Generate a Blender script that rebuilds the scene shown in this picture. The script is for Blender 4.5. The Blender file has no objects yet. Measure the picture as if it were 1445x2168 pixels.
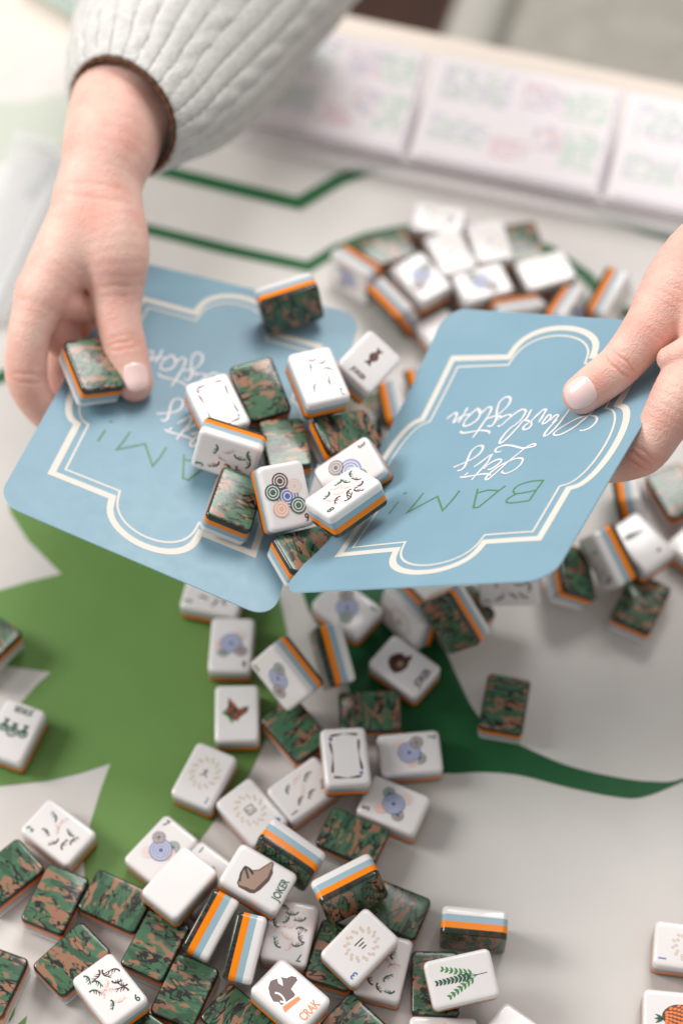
import bpy, bmesh, math, random
import numpy as np
from mathutils import Vector, Matrix, Euler
from mathutils.geometry import tessellate_polygon

scene = bpy.context.scene
col = scene.collection
MM = 0.001
rad = math.radians

# ---------------------------------------------------------------- camera
cam_data = bpy.data.cameras.new('camera')
cam = bpy.data.objects.new('camera', cam_data)
col.objects.link(cam)
cam.location = (0.0, -0.535473, 0.856936)
cam.rotation_euler = (rad(90 - 58), 0, 0)
cam_data.sensor_fit = 'VERTICAL'
cam_data.sensor_height = 36
cam_data.sensor_width = 24
cam_data.lens = 68
cam_data.clip_start = 0.02
cam_data.clip_end = 50
cam_data.dof.use_dof = True
cam_data.dof.focus_distance = 0.842
cam_data.dof.aperture_fstop = 3.2
scene.camera = cam

# ---------------------------------------------------------------- light
world = bpy.data.worlds.new('World')
scene.world = world
world.use_nodes = True
world.node_tree.nodes['Background'].inputs[0].default_value = (1.0, 0.975, 0.95, 1)
world.node_tree.nodes['Background'].inputs[1].default_value = 0.41

def area_lamp(name, loc, target, sx, sy, power, colour):
    d = bpy.data.lights.new(name, 'AREA')
    d.shape = 'RECTANGLE'; d.size = sx; d.size_y = sy; d.energy = power; d.color = colour
    o = bpy.data.objects.new(name, d); col.objects.link(o)
    o.location = loc
    o.rotation_euler = (Vector(target) - Vector(loc)).to_track_quat('-Z', 'Y').to_euler()
    return o
area_lamp('window_light', (-1.55, 0.28, 1.2), (0.03, 0.03, 0.05), 0.70, 0.70, 23, (1.0, 0.98, 0.955))
area_lamp('ceiling_light', (0.30, 1.05, 1.7), (0.0, 0.15, 0), 0.9, 0.9, 25, (1.0, 0.975, 0.95))

scene.view_settings.view_transform = 'Standard'
scene.view_settings.look = 'None'
scene.view_settings.gamma = 1
scene.view_settings.exposure = 0.20
scene.view_settings.use_curve_mapping = False
scene.render.engine = 'CYCLES'

# ---------------------------------------------------------------- materials
def mat(name, colour, rough=0.5, spec=0.5, coat=0.0, **kw):
    m = bpy.data.materials.new(name); m.use_nodes = True
    b = m.node_tree.nodes['Principled BSDF']
    b.inputs['Base Color'].default_value = (*colour, 1)
    b.inputs['Roughness'].default_value = rough
    b.inputs['Specular IOR Level'].default_value = spec
    b.inputs['Coat Weight'].default_value = coat
    b.inputs['Coat Roughness'].default_value = 0.06
    for k, v in kw.items():
        b.inputs[k.replace('_', ' ')].default_value = v
    return m

def nodes(m): return m.node_tree.nodes, m.node_tree.links, m.node_tree.nodes['Principled BSDF']

def add_noise_tint(m, c0, c1, scale, detail=4, bump=0.0, bump_scale=None, dist=0.0005, lo=0.3, hi=0.7):
    n, l, b = nodes(m)
    tc = n.new('ShaderNodeTexCoord')
    nz = n.new('ShaderNodeTexNoise'); nz.inputs['Scale'].default_value = scale; nz.inputs['Detail'].default_value = detail
    l.new(tc.outputs['Object'], nz.inputs['Vector'])
    r = n.new('ShaderNodeValToRGB')
    r.color_ramp.elements[0].position = lo; r.color_ramp.elements[0].color = (*c0, 1)
    r.color_ramp.elements[1].position = hi; r.color_ramp.elements[1].color = (*c1, 1)
    l.new(nz.outputs['Fac'], r.inputs['Fac']); l.new(r.outputs['Color'], b.inputs['Base Color'])
    if bump:
        n2 = n.new('ShaderNodeTexNoise'); n2.inputs['Scale'].default_value = bump_scale or scale * 6; n2.inputs['Detail'].default_value = 5
        l.new(tc.outputs['Object'], n2.inputs['Vector'])
        bp = n.new('ShaderNodeBump'); bp.inputs['Strength'].default_value = bump; bp.inputs['Distance'].default_value = dist
        l.new(n2.outputs['Fac'], bp.inputs['Height']); l.new(bp.outputs['Normal'], b.inputs['Normal'])
    return m

M = {}
M['mat'] = add_noise_tint(mat('mat_cloth', (0.6, 0.58, 0.55), 0.62, 0.35), (0.60, 0.575, 0.545), (0.665, 0.64, 0.61), 14, 3, 0.12, 2600, 0.0002)
M['table'] = add_noise_tint(mat('table_cream', (0.72, 0.62, 0.54), 0.5), (0.70, 0.61, 0.53), (0.76, 0.67, 0.59), 9)
M['leaf_green'] = add_noise_tint(mat('print_leaf_green', (0.10, 0.22, 0.05), 0.55, 0.35), (0.125, 0.250, 0.060), (0.150, 0.285, 0.074), 12, 3, 0.12, 2600, 0.0002)
M['dark_green'] = add_noise_tint(mat('print_dark_green', (0.010, 0.105, 0.03), 0.55, 0.35), (0.008, 0.092, 0.026), (0.012, 0.115, 0.034), 12, 3, 0.12, 2600, 0.0002)
M['pale_green'] = mat('print_pale_green', (0.50, 0.53, 0.46), 0.6, 0.3)
M['white'] = mat('tile_white', (0.78, 0.745, 0.735), 0.22, 0.5, 0.35, Subsurface_Weight=0.12, Subsurface_Radius=(0.004, 0.003, 0.003))
M['blue'] = mat('tile_blue', (0.29, 0.43, 0.50), 0.28, 0.35, 0.1)
M['orange'] = mat('tile_orange', (0.88, 0.232, 0.0), 0.3, 0.3, 0.08)
M['card'] = add_noise_tint(mat('card_blue', (0.30, 0.51, 0.66), 0.38, 0.45), (0.188, 0.325, 0.41), (0.208, 0.348, 0.433), 30, 4, 0.05, 1800, 0.0001)
_n, _l, _b = nodes(M['card'])
_t = _n.new('ShaderNodeTexCoord'); _z = _n.new('ShaderNodeTexNoise'); _z.inputs['Scale'].default_value = 160; _z.inputs['Detail'].default_value = 6
_r = _n.new('ShaderNodeMapRange'); _r.inputs['From Min'].default_value = 0.3; _r.inputs['From Max'].default_value = 0.7; _r.inputs['To Min'].default_value = 0.40; _r.inputs['To Max'].default_value = 0.47
_l.new(_t.outputs['Object'], _z.inputs['Vector']); _l.new(_z.outputs['Fac'], _r.inputs['Value']); _l.new(_r.outputs[0], _b.inputs['Roughness'])
M['card_edge'] = mat('card_edge', (0.36, 0.58, 0.72), 0.4)
M['cream'] = mat('print_cream', (0.66, 0.62, 0.56), 0.45, 0.4)
M['script'] = mat('print_script_white', (0.75, 0.71, 0.72), 0.45, 0.4)
M['card_green'] = mat('print_green', (0.075, 0.23, 0.085), 0.45, 0.4)
M['ink_blue'] = mat('ink_blue', (0.09, 0.15, 0.42), 0.35)
M['ink_brown'] = mat('ink_brown', (0.085, 0.032, 0.025), 0.35)
M['ink_tan'] = mat('ink_tan', (0.33, 0.21, 0.15), 0.35)
M['ink_gold'] = mat('ink_gold', (0.55, 0.40, 0.24), 0.35)
M['ink_green'] = mat('ink_green', (0.02, 0.10, 0.05), 0.35)
M['ink_leaf'] = mat('ink_leaf', (0.06, 0.25, 0.07), 0.35)
M['ink_orange'] = mat('ink_orange', (0.88, 0.20, 0.03), 0.35)
M['ink_pink'] = mat('ink_pink', (0.74, 0.54, 0.48), 0.35)
M['ink_peach'] = mat('ink_peach', (0.85, 0.45, 0.30), 0.35)
M['ink_black'] = mat('ink_black', (0.018, 0.022, 0.025), 0.35)
M['ink_white'] = mat('ink_white', (0.77, 0.735, 0.73), 0.3)
M['nail'] = mat('nail', (0.88, 0.63, 0.60), 0.28, 0.5, 0.25)
M['knit'] = add_noise_tint(mat('knit_wool', (0.66, 0.64, 0.61), 0.9, 0.15), (0.58, 0.57, 0.545), (0.70, 0.69, 0.665), 220, 4, 0.8, 700, 0.0016)
M['trim'] = add_noise_tint(mat('trim_wool', (0.12, 0.06, 0.035), 0.9, 0.1), (0.09, 0.045, 0.025), (0.16, 0.08, 0.045), 300)
M['sheet'] = mat('score_sheet', (0.87, 0.81, 0.83), 0.5)
M['row_blue'] = mat('row_ink_blue', (0.52, 0.50, 0.64), 0.5)
M['row_red'] = mat('row_ink_red', (0.77, 0.48, 0.52), 0.5)
M['row_green'] = mat('row_ink_green', (0.45, 0.65, 0.51), 0.5)
M['row_grey'] = mat('row_ink_grey', (0.56, 0.50, 0.58), 0.5)
M['acrylic'] = mat('clear_acrylic', (0.92, 0.93, 0.94), 0.08, 0.6, Alpha=0.28)
M['frost'] = mat('frosted_acrylic', (0.90, 0.85, 0.87), 0.2, 0.5, Alpha=0.24)
M['box_white'] = mat('box_white', (0.82, 0.81, 0.82), 0.4)
M['box_green'] = mat('box_green', (0.50, 0.62, 0.56), 0.5)
M['fabric_grey'] = add_noise_tint(mat('chair_fabric', (0.2, 0.19, 0.17), 0.95, 0.1), (0.30, 0.285, 0.25), (0.38, 0.36, 0.32), 60, 4, 0.4, 500, 0.002)
M['fabric_light'] = mat('chair_piping', (0.40, 0.385, 0.35), 0.9, 0.1)
M['wood_dark'] = add_noise_tint(mat('dark_wood', (0.05, 0.02, 0.012), 0.5), (0.034, 0.010, 0.004), (0.058, 0.018, 0.008), 25)

# woodland camouflage under a clear glossy back
def camo(name, gain, coat):
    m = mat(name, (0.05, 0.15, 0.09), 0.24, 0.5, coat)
    n, l, b = nodes(m)
    tc = n.new('ShaderNodeTexCoord'); oi = n.new('ShaderNodeObjectInfo')
    mp = n.new('ShaderNodeMapping'); mp.inputs['Scale'].default_value = (120, 270, 120)
    l.new(tc.outputs['Object'], mp.inputs['Vector'])
    mul = n.new('ShaderNodeMath'); mul.operation = 'MULTIPLY'; mul.inputs[1].default_value = 173.0
    l.new(oi.outputs['Random'], mul.inputs[0])
    cb = n.new('ShaderNodeCombineXYZ')
    for i in range(3): l.new(mul.outputs[0], cb.inputs[i])
    ad = n.new('ShaderNodeVectorMath'); ad.operation = 'ADD'
    l.new(mp.outputs['Vector'], ad.inputs[0]); l.new(cb.outputs[0], ad.inputs[1])
    def blob(scale, detail, lo, off, dist):
        a = n.new('ShaderNodeVectorMath'); a.operation = 'ADD'; a.inputs[1].default_value = off
        l.new(ad.outputs[0], a.inputs[0])
        z = n.new('ShaderNodeTexNoise'); z.inputs['Scale'].default_value = scale; z.inputs['Detail'].default_value = detail
        z.inputs['Roughness'].default_value = 0.55; z.inputs['Distortion'].default_value = dist
        l.new(a.outputs[0], z.inputs['Vector'])
        r = n.new('ShaderNodeMapRange'); r.inputs['From Min'].default_value = lo; r.inputs['From Max'].default_value = lo + 0.02
        l.new(z.outputs['Fac'], r.inputs['Value']); return r.outputs[0]
    def mix(fac, a, bcol):
        x = n.new('ShaderNodeMix'); x.data_type = 'RGBA'; l.new(fac, x.inputs['Factor'])
        if isinstance(a, tuple): x.inputs['A'].default_value = (*a, 1)
        else: l.new(a, x.inputs['A'])
        x.inputs['B'].default_value = (*bcol, 1); return x.outputs['Result']
    def streak(scale, off, wid):
        a = n.new('ShaderNodeVectorMath'); a.operation = 'ADD'; a.inputs[1].default_value = off
        l.new(ad.outputs[0], a.inputs[0])
        z = n.new('ShaderNodeTexNoise'); z.inputs['Scale'].default_value = scale; z.inputs['Detail'].default_value = 2; z.inputs['Distortion'].default_value = 0.6
        l.new(a.outputs[0], z.inputs['Vector'])
        u = n.new('ShaderNodeMath'); u.operation = 'SUBTRACT'; u.inputs[1].default_value = 0.5; l.new(z.outputs['Fac'], u.inputs[0])
        w = n.new('ShaderNodeMath'); w.operation = 'ABSOLUTE'; l.new(u.outputs[0], w.inputs[0])
        r = n.new('ShaderNodeMapRange'); r.inputs['From Min'].default_value = wid; r.inputs['From Max'].default_value = wid + 0.008
        r.inputs['To Min'].default_value = 1; r.inputs['To Max'].default_value = 0
        l.new(w.outputs[0], r.inputs['Value']); return r.outputs[0]
    def both(p, q):
        x = n.new('ShaderNodeMath'); x.operation = 'MULTIPLY'; l.new(p, x.inputs[0]); l.new(q, x.inputs[1]); return x.outputs[0]
    g = lambda *c: tuple(v * gain for v in c)
    c = mix(blob(0.9, 2, 0.53, (31, 7, 3), 0.3), g(0.058, 0.140, 0.074), g(0.036, 0.092, 0.050))
    c = mix(blob(0.8, 2, 0.54, (0, 0, 0), 0.5), c, g(0.30, 0.150, 0.090))
    c = mix(both(streak(0.85, (77, 13, 41), 0.030), blob(0.6, 1, 0.46, (5, 91, 17), 0.0)), c, g(0.018, 0.015, 0.014))
    c = mix(blob(1.1, 2, 0.63, (177, 3, 61), 0.8), c, g(0.018, 0.015, 0.014))
    l.new(c, b.inputs['Base Color'])
    return m
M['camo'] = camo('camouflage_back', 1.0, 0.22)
M['camo_edge'] = camo('camouflage_edge_dark', 0.16, 0.4)  # same camouflage with its colours darkened, for the layer's sides

# skin
def skin():
    m = mat('skin', (0.70, 0.47, 0.39), 0.46, 0.45, 0.0, Subsurface_Weight=0.08, Subsurface_Radius=(0.008, 0.003, 0.0018))
    n, l, b = nodes(m)
    b.inputs['Subsurface Scale'].default_value = 0.6
    tc = n.new('ShaderNodeTexCoord')
    z = n.new('ShaderNodeTexNoise'); z.inputs['Scale'].default_value = 55; z.inputs['Detail'].default_value = 7; z.inputs['Roughness'].default_value = 0.65
    l.new(tc.outputs['Object'], z.inputs['Vector'])
    r = n.new('ShaderNodeValToRGB')
    r.color_ramp.elements[0].position = 0.36; r.color_ramp.elements[0].color = (0.81, 0.545, 0.455, 1)
    r.color_ramp.elements[1].position = 0.68; r.color_ramp.elements[1].color = (0.755, 0.395, 0.325, 1)
    l.new(z.outputs['Fac'], r.inputs['Fac'])
    at = n.new('ShaderNodeAttribute'); at.attribute_name = 'flush'
    mx = n.new('ShaderNodeMix'); mx.data_type = 'RGBA'; l.new(at.outputs['Fac'], mx.inputs['Factor'])
    l.new(r.outputs['Color'], mx.inputs['A']); mx.inputs['B'].default_value = (0.74, 0.27, 0.20, 1)
    l.new(mx.outputs['Result'], b.inputs['Base Color'])
    v = n.new('ShaderNodeTexVoronoi'); v.inputs['Scale'].default_value = 1100
    l.new(tc.outputs['Object'], v.inputs['Vector'])
    w = n.new('ShaderNodeTexNoise'); w.inputs['Scale'].default_value = 500; w.inputs['Detail'].default_value = 4
    l.new(tc.outputs['Object'], w.inputs['Vector'])
    a = n.new('ShaderNodeMath'); a.operation = 'ADD'; l.new(v.outputs['Distance'], a.inputs[0]); l.new(w.outputs['Fac'], a.inputs[1])
    bp = n.new('ShaderNodeBump'); bp.inputs['Strength'].default_value = 0.55; bp.inputs['Distance'].default_value = 0.0004
    l.new(a.outputs[0], bp.inputs['Height']); l.new(bp.outputs['Normal'], b.inputs['Normal'])
    return m
M['skin'] = skin()

# ---------------------------------------------------------------- helpers
def new_obj(name, mesh, parent=None):
    o = bpy.data.objects.new(name, mesh); col.objects.link(o)
    if parent is not None: o.parent = parent
    return o

def make_mesh(name, verts, faces, mats, midx=None, smooth=False, scale=MM):
    me = bpy.data.meshes.new(name)
    me.from_pydata([tuple(c * scale for c in v) for v in verts], [], faces)
    for m in (mats if isinstance(mats, list) else [mats]): me.materials.append(m)
    if midx is not None: me.polygons.foreach_set('material_index', midx)
    if smooth: me.polygons.foreach_set('use_smooth', [True] * len(me.polygons))
    me.update(); return me

def empty(name, loc=(0, 0, 0), rot=(0, 0, 0)):
    o = bpy.data.objects.new(name, None); col.objects.link(o)
    o.empty_display_size = 0.01; o.location = loc; o.rotation_euler = rot
    return o

def tag(o, label, cat, group=None, kind=None):
    if label: o['label'] = label
    if cat: o['category'] = cat
    if group: o['group'] = group
    if kind: o['kind'] = kind
    return o

def box(sx, sy, sz, bevel=0.0, seg=3):
    bm = bmesh.new(); bmesh.ops.create_cube(bm, size=1.0)
    bmesh.ops.scale(bm, vec=(sx, sy, sz), verts=bm.verts)
    if bevel: bmesh.ops.bevel(bm, geom=bm.edges[:], offset=bevel, segments=seg, affect='EDGES', profile=0.5)
    return bm

def bm_obj(name, bm, material, parent=None, smooth=True):
    me = bpy.data.meshes.new(name); bm.normal_update(); bm.to_mesh(me); bm.free()
    me.materials.append(material)
    if smooth: me.polygons.foreach_set('use_smooth', [True] * len(me.polygons))
    return new_obj(name, me, parent)

def catmull(p, n=6, closed=False):
    P = [np.array(q, float) for q in p]
    if len(P) < 3 and not closed: return P
    out = []
    m = len(P)
    rng = range(m) if closed else range(m - 1)
    for i in rng:
        g = (lambda k: P[k % m]) if closed else (lambda k: P[min(max(k, 0), m - 1)])
        a, b, c, d = g(i - 1), g(i), g(i + 1), g(i + 2)
        for k in range(n):
            t = k / n
            out.append(0.5 * ((2 * b) + (c - a) * t + (2 * a - 5 * b + 4 * c - d) * t * t + (3 * b - a - 3 * c + d) * t ** 3))
    if not closed: out.append(P[-1])
    return out

def ribbon2d(pts, width, closed=False, taper=None, miter=3.0):
    """2D ribbon: returns verts, quads; width may be a number or a function of t in 0..1"""
    P = [np.array(p[:2], float) for p in pts]; n = len(P); V = []; F = []
    for i in range(n):
        a = P[(i - 1) % n] if (closed or i > 0) else P[i]
        b = P[(i + 1) % n] if (closed or i < n - 1) else P[i]
        d0 = P[i] - a; d1 = b - P[i]
        if np.linalg.norm(d0) < 1e-9: d0 = d1
        if np.linalg.norm(d1) < 1e-9: d1 = d0
        d0 = d0 / (np.linalg.norm(d0) + 1e-12); d1 = d1 / (np.linalg.norm(d1) + 1e-12)
        n0 = np.array([-d0[1], d0[0]]); n1 = np.array([-d1[1], d1[0]])
        m = n0 + n1; L = np.linalg.norm(m)
        m = n1 if L < 1e-3 else m / L
        s = 1.0 / max(m @ n1, 1.0 / miter)
        w = width(i / max(n - 1, 1)) if callable(width) else width
        V += [P[i] + m * w * 0.5 * s, P[i] - m * w * 0.5 * s]
    k = n if closed else n - 1
    for i in range(k):
        j = (i + 1) % n; F.append((2 * i, 2 * i + 1, 2 * j + 1, 2 * j))
    return V, F

def tess(points):
    return [tuple(t) for t in tessellate_polygon([[Vector((p[0], p[1], 0)) for p in points]])]

class Flat:
    """flat print collected as one mesh; every ink sits a hair above the one below"""
    def __init__(self, z0, step=0.03): self.v = []; self.f = []; self.mi = []; self.mats = []; self.z0 = z0; self.step = step
    def _m(self, name):
        if name not in self.mats: self.mats.append(name)
        return self.mats.index(name)
    def add(self, pts, faces, ink, layer=0):
        o = len(self.v); z = self.z0 + layer * self.step; k = self._m(ink)
        self.v += [(float(p[0]), float(p[1]), z) for p in pts]
        for f in faces:
            q = [np.array(self.v[o + i][:2]) for i in f[:3]]
            cr = (q[1] - q[0])[0] * (q[2] - q[0])[1] - (q[1] - q[0])[1] * (q[2] - q[0])[0]
            f = tuple(o + i for i in f)
            self.f.append(f if cr >= 0 else f[::-1]); self.mi.append(k)
    def poly(self, pts, ink, layer=0): self.add(pts, tess(pts), ink, layer)
    def disk(self, x, y, r, ink, layer=0, n=26, ry=None, rot=0):
        ry = ry or r; c, s = math.cos(rot), math.sin(rot); P = []
        for i in range(n):
            a = 2 * math.pi * i / n; u, v = r * math.cos(a), ry * math.sin(a); P.append((x + u * c - v * s, y + u * s + v * c))
        self.add(P, [tuple(range(n))], ink, layer)
    def ring(self, x, y, r0, r1, ink, layer=0, n=30):
        P = []
        for i in range(n):
            a = 2 * math.pi * i / n
            P += [(x + r0 * math.cos(a), y + r0 * math.sin(a)), (x + r1 * math.cos(a), y + r1 * math.sin(a))]
        self.add(P, [(2 * i, 2 * i + 1, (2 * i + 3) % (2 * n), (2 * i + 2) % (2 * n)) for i in range(n)], ink, layer)
    def stroke(self, pts, w, ink, layer=0, smooth=True, closed=False, n=5):
        P = catmull(pts, n, closed) if smooth else pts
        V, F = ribbon2d(P, w, closed); self.add(V, F, ink, layer)
    def text(self, s, x, y, size, ink, layer=0, sx=1.0, bold=0.0, align='CENTER'):
        cu = bpy.data.curves.new('lettering', 'FONT'); cu.body = s; cu.size = size; cu.align_x = align; cu.align_y = 'CENTER'
        cu.offset = bold; cu.resolution_u = 4
        ob = bpy.data.objects.new('lettering', cu); col.objects.link(ob)
        dg = bpy.context.evaluated_depsgraph_get()
        me = ob.evaluated_get(dg).to_mesh()
        P = [(x + v.co.x * sx, y + v.co.y) for v in me.vertices]; Fc = [tuple(p.vertices) for p in me.polygons]
        self.add(P, Fc, ink, layer)
        ob.evaluated_get(dg).to_mesh_clear()
        bpy.data.objects.remove(ob); bpy.data.curves.remove(cu)
    def mesh(self, name): return make_mesh(name, self.v, self.f, [M[k] for k in self.mats], self.mi)

# ---------------------------------------------------------------- table, mat, floor, chair
E_ANG = rad(-16.5)
e1 = np.array([math.cos(E_ANG), math.sin(E_ANG)]); e2 = np.array([-math.sin(E_ANG), math.cos(E_ANG)])
EDGE = np.array([-6.6, 370.0])            # a point on the table's far edge (mm)
def tbl(a, b): return EDGE + e1 * a + e2 * b

def prism(name, outline, z0, z1, material, parent=None, bevel=0.0):
    n = len(outline)
    V = [(p[0], p[1], z0) for p in outline] + [(p[0], p[1], z1) for p in outline]
    F = [tuple(range(n - 1, -1, -1)), tuple(range(n, 2 * n))] + [(i, (i + 1) % n, n + (i + 1) % n, n + i) for i in range(n)]
    o = new_obj(name, make_mesh(name, V, F, material), parent)
    return o

def rounded(corners, r, n=8):
    out = []; m = len(corners)
    for i in range(m):
        p = np.array(corners[i]); a = np.array(corners[i - 1]) - p; b = np.array(corners[(i + 1) % m]) - p
        a = a / np.linalg.norm(a) * r; b = b / np.linalg.norm(b) * r
        for k in range(n + 1):
            t = k / n; out.append(p + a * (1 - t) ** 2 + b * t * t)
    return out

floor = new_obj('floor', make_mesh('floor', [(-6000, -6000, -745), (6000, -6000, -745), (6000, 6000, -745), (-6000, 6000, -745)], [(0, 1, 2, 3)], M['wood_dark']))
tag(floor, None, None, kind='structure')

table = empty('table'); tag(table, 'cream table with a printed play mat on its top', 'table')
top = rounded([tbl(-480, -905), tbl(460, -905), tbl(460, 0), tbl(-480, 0)], 14)
prism('table_top', top, -34, -3.0, M['table'], table)
for a, b in ((-440, -865), (420, -865), (420, -45), (-440, -45)):
    c = tbl(a, b); q = [c + e1 * s * 24 + e2 * t * 24 for s, t in ((-1, -1), (1, -1), (1, 1), (-1, 1))]
    prism('leg', q, -744, -34.5, M['table'], table)

matp = empty('play_mat'); tag(matp, 'pale grey play mat printed with green leaves and border lines', 'mat')
mo = rounded([tbl(-178, -820), tbl(400, -820), tbl(400, -68), tbl(-178, -68)], 62)
mat_sheet = prism('mat_sheet', mo, -2.6, 0.0, M['mat'], matp)
PR = {'leaf': [(-175.0, 12.9), (-172.8, -0.3), (-162.0, -17.6), (-143.3, -37.4), (-159.9, -42.1), (-183.2, -50.4), (-210.8, -60.8), (-207.9, -86.4), (-177.0, -88.8), (-144.2, -93.8), (-150.6, -100.9), (-156.4, -109.2), (-171.3, -124.0), (-192.2, -144.2), (-177.4, -155.0), (-163.8, -155.3), (-141.3, -152.6), (-125.7, -148.6), (-111.5, -143.4), (-115.2, -156.5), (-119.0, -174.0), (-120.7, -194.2), (-118.6, -211.1), (-110.5, -224.8), (-92.4, -216.9), (-79.0, -199.6), (-66.2, -182.1), (-44.0, -148.9), (-34.0, -124.0), (-27.5, -98.2), (-27.2, -71.7), (-31.8, -49.9), (-44.4, -27.5), (-69.6, -1.7), (-105.4, 21.8), (-143.4, 29.2)], 'stem': [(-20.1, -27.5), (-16.9, -58.1), (-5.3, -77.1), (2.9, -100.9), (12.1, -125.3), (29.1, -142.9), (49.5, -148.4), (67.7, -147.9), (85.8, -149.6), (108.2, -155.8), (130.5, -160.7), (144.0, -160.9), (164.0, -152.8), (191.6, -139.2), (192.0, -135.4), (164.2, -151.1), (149.2, -152.8), (131.3, -150.4), (108.9, -144.4), (88.9, -134.7), (73.2, -125.3), (64.4, -113.8), (59.0, -100.9), (53.6, -86.4), (45.9, -63.6), (35.5, -47.1), (16.4, -27.5)], 'line1': [(-181.9, 215.0), (-166.8, 239.8), (-148.7, 250.9), (-111.7, 238.3), (-69.6, 224.8), (-24.8, 211.0), (-0.1, 230.2), (21.5, 239.8), (49.3, 239.8), (93.2, 227.7), (136.4, 211.4), (175.8, 191.5), (195.6, 184.8), (225.6, 174.3)], 'line2': [(-201.3, 81.6), (-186.4, 86.4), (-171.7, 96.0), (-156.2, 165.7), (-142.5, 200.7), (-109.3, 190.8), (-65.4, 176.8), (-18.9, 164.0), (-3.4, 176.1), (14.8, 185.5), (34.6, 190.4), (56.4, 193.6), (86.2, 190.8), (119.0, 175.4), (138.2, 157.2), (152.5, 133.6), (183.1, 122.0), (228.5, 105.6)], 'spike': [(-149.3, -264.6), (-146.6, -263.3), (-147.0, -266.8), (-148.8, -270.0)], 'spike2': [(-144.9, -270.6), (-141.0, -266.8), (-141.3, -270.6), (-141.4, -277.5), (-146.0, -277.5)], 'pale': [(-222.0, 285.7), (-188.5, 291.5), (-163.4, 299.3), (-151.1, 285.7), (-154.9, 259.1), (-184.7, 247.9), (-217.6, 242.4)]}
def mat_print(name, pts, ink, z, smooth=True, label=None):
    f = Flat(z, 0.0); f.poly(pts, ink); o = new_obj(name, f.mesh(name), matp)
    if label: o['label'] = label
    return o
mat_print('printed_leaf', PR['leaf'], 'leaf_green', 0.12)
mat_print('printed_stem', [tuple(p) for p in catmull(PR['stem'], 4, True)], 'dark_green', 0.16)
mat_print('printed_leaf', PR['spike'], 'leaf_green', 0.12)
mat_print('printed_leaf', PR['spike2'], 'leaf_green', 0.12)
mat_print('printed_band', [tuple(p) for p in catmull(PR['pale'], 4, True)], 'pale_green', 0.12)
for k, w, cv in (('line1', 9.4, (6, 7, 8, 9, 10, 11)), ('line2', 7.8, (8, 9, 10, 11, 12, 13, 14))):
    f = Flat(0.2, 0.0); P = [np.array(p) for p in PR[k]]
    V, F = ribbon2d(P, w); f.add(V, F, 'dark_green'); new_obj('printed_border', f.mesh('printed_border'), matp)

# chair beyond the far edge
ch = empty('chair', tuple(np.append(tbl(228, 160) * MM, -0.745))); tag(ch, 'grey upholstered chair with dark wood frame beyond the far table edge', 'chair')
ch.rotation_euler = (0, 0, E_ANG)
def ch_part(name, bm, m, loc, smooth=True):
    o = bm_obj(name, bm, m, ch, smooth); o.location = loc; return o
ch_part('seat', box(0.52, 0.50, 0.11, 0.035, 4), M['fabric_grey'], (0.09, 0.22, 0.47))
ch_part('backrest', box(0.52, 0.10, 0.50, 0.035, 4), M['fabric_grey'], (0.09, 0.52, 0.74))
ch_part('piping', box(0.045, 0.50, 0.12, 0.018, 3), M['fabric_light'], (-0.184, 0.22, 0.472))
ch_part('seat_frame', box(0.60, 0.52, 0.05, 0.006, 2), M['wood_dark'], (0.06, 0.23, 0.385))
for x in (-0.2, 0.32):
    for y in (0.0, 0.46): ch_part('leg', box(0.045, 0.045, 0.36, 0.005, 2), M['wood_dark'], (x, y, 0.18))

# ---------------------------------------------------------------- racks and score sheets
def rack(name, c0, ang, length, depth, rise, label, frost):
    r = empty(name, (c0[0] * MM, c0[1] * MM, 0.0003), (0, 0, ang)); tag(r, label, 'rack', 'clear acrylic racks on the mat')
    mm_ = M['frost'] if frost else M['acrylic']
    o = bm_obj('base', box(length * MM, (depth + 16) * MM, 0.004, 0.0012), mm_, r); o.location = (length * MM / 2, (depth / 2) * MM, 0.002)
    o = bm_obj('front_lip', box(length * MM, 0.005, 0.014, 0.0012), mm_, r); o.location = (length * MM / 2, -0.004, 0.0112)
    o = bm_obj('sloping_panel', box(length * MM, math.hypot(depth, rise) * MM, 0.003, 0.001), mm_, r)
    o.location = (length * MM / 2, (depth / 2 + 4) * MM, (rise / 2 + 5.5) * MM); o.rotation_euler = (math.atan2(rise, depth), 0, 0)
    for x in (3, length - 3):
        o = bm_obj('end_cheek', box(0.004, (depth + 8) * MM, 0.016, 0.0012), mm_, r); o.location = (x * MM, (depth / 2 + 4) * MM, 0.0122)
    return r
RK0 = np.array([-64.0, 262.0]); RANG = rad(-15.5)
rk = rack('tile_rack', RK0, RANG, 330, 66, 24, 'long clear rack holding score sheets at the far table edge', True)
rack('tile_rack', (-196.0, 120.0), rad(74), 126, 22, 16, 'short clear rack on the mat beside the raised wrist', False)

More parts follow.
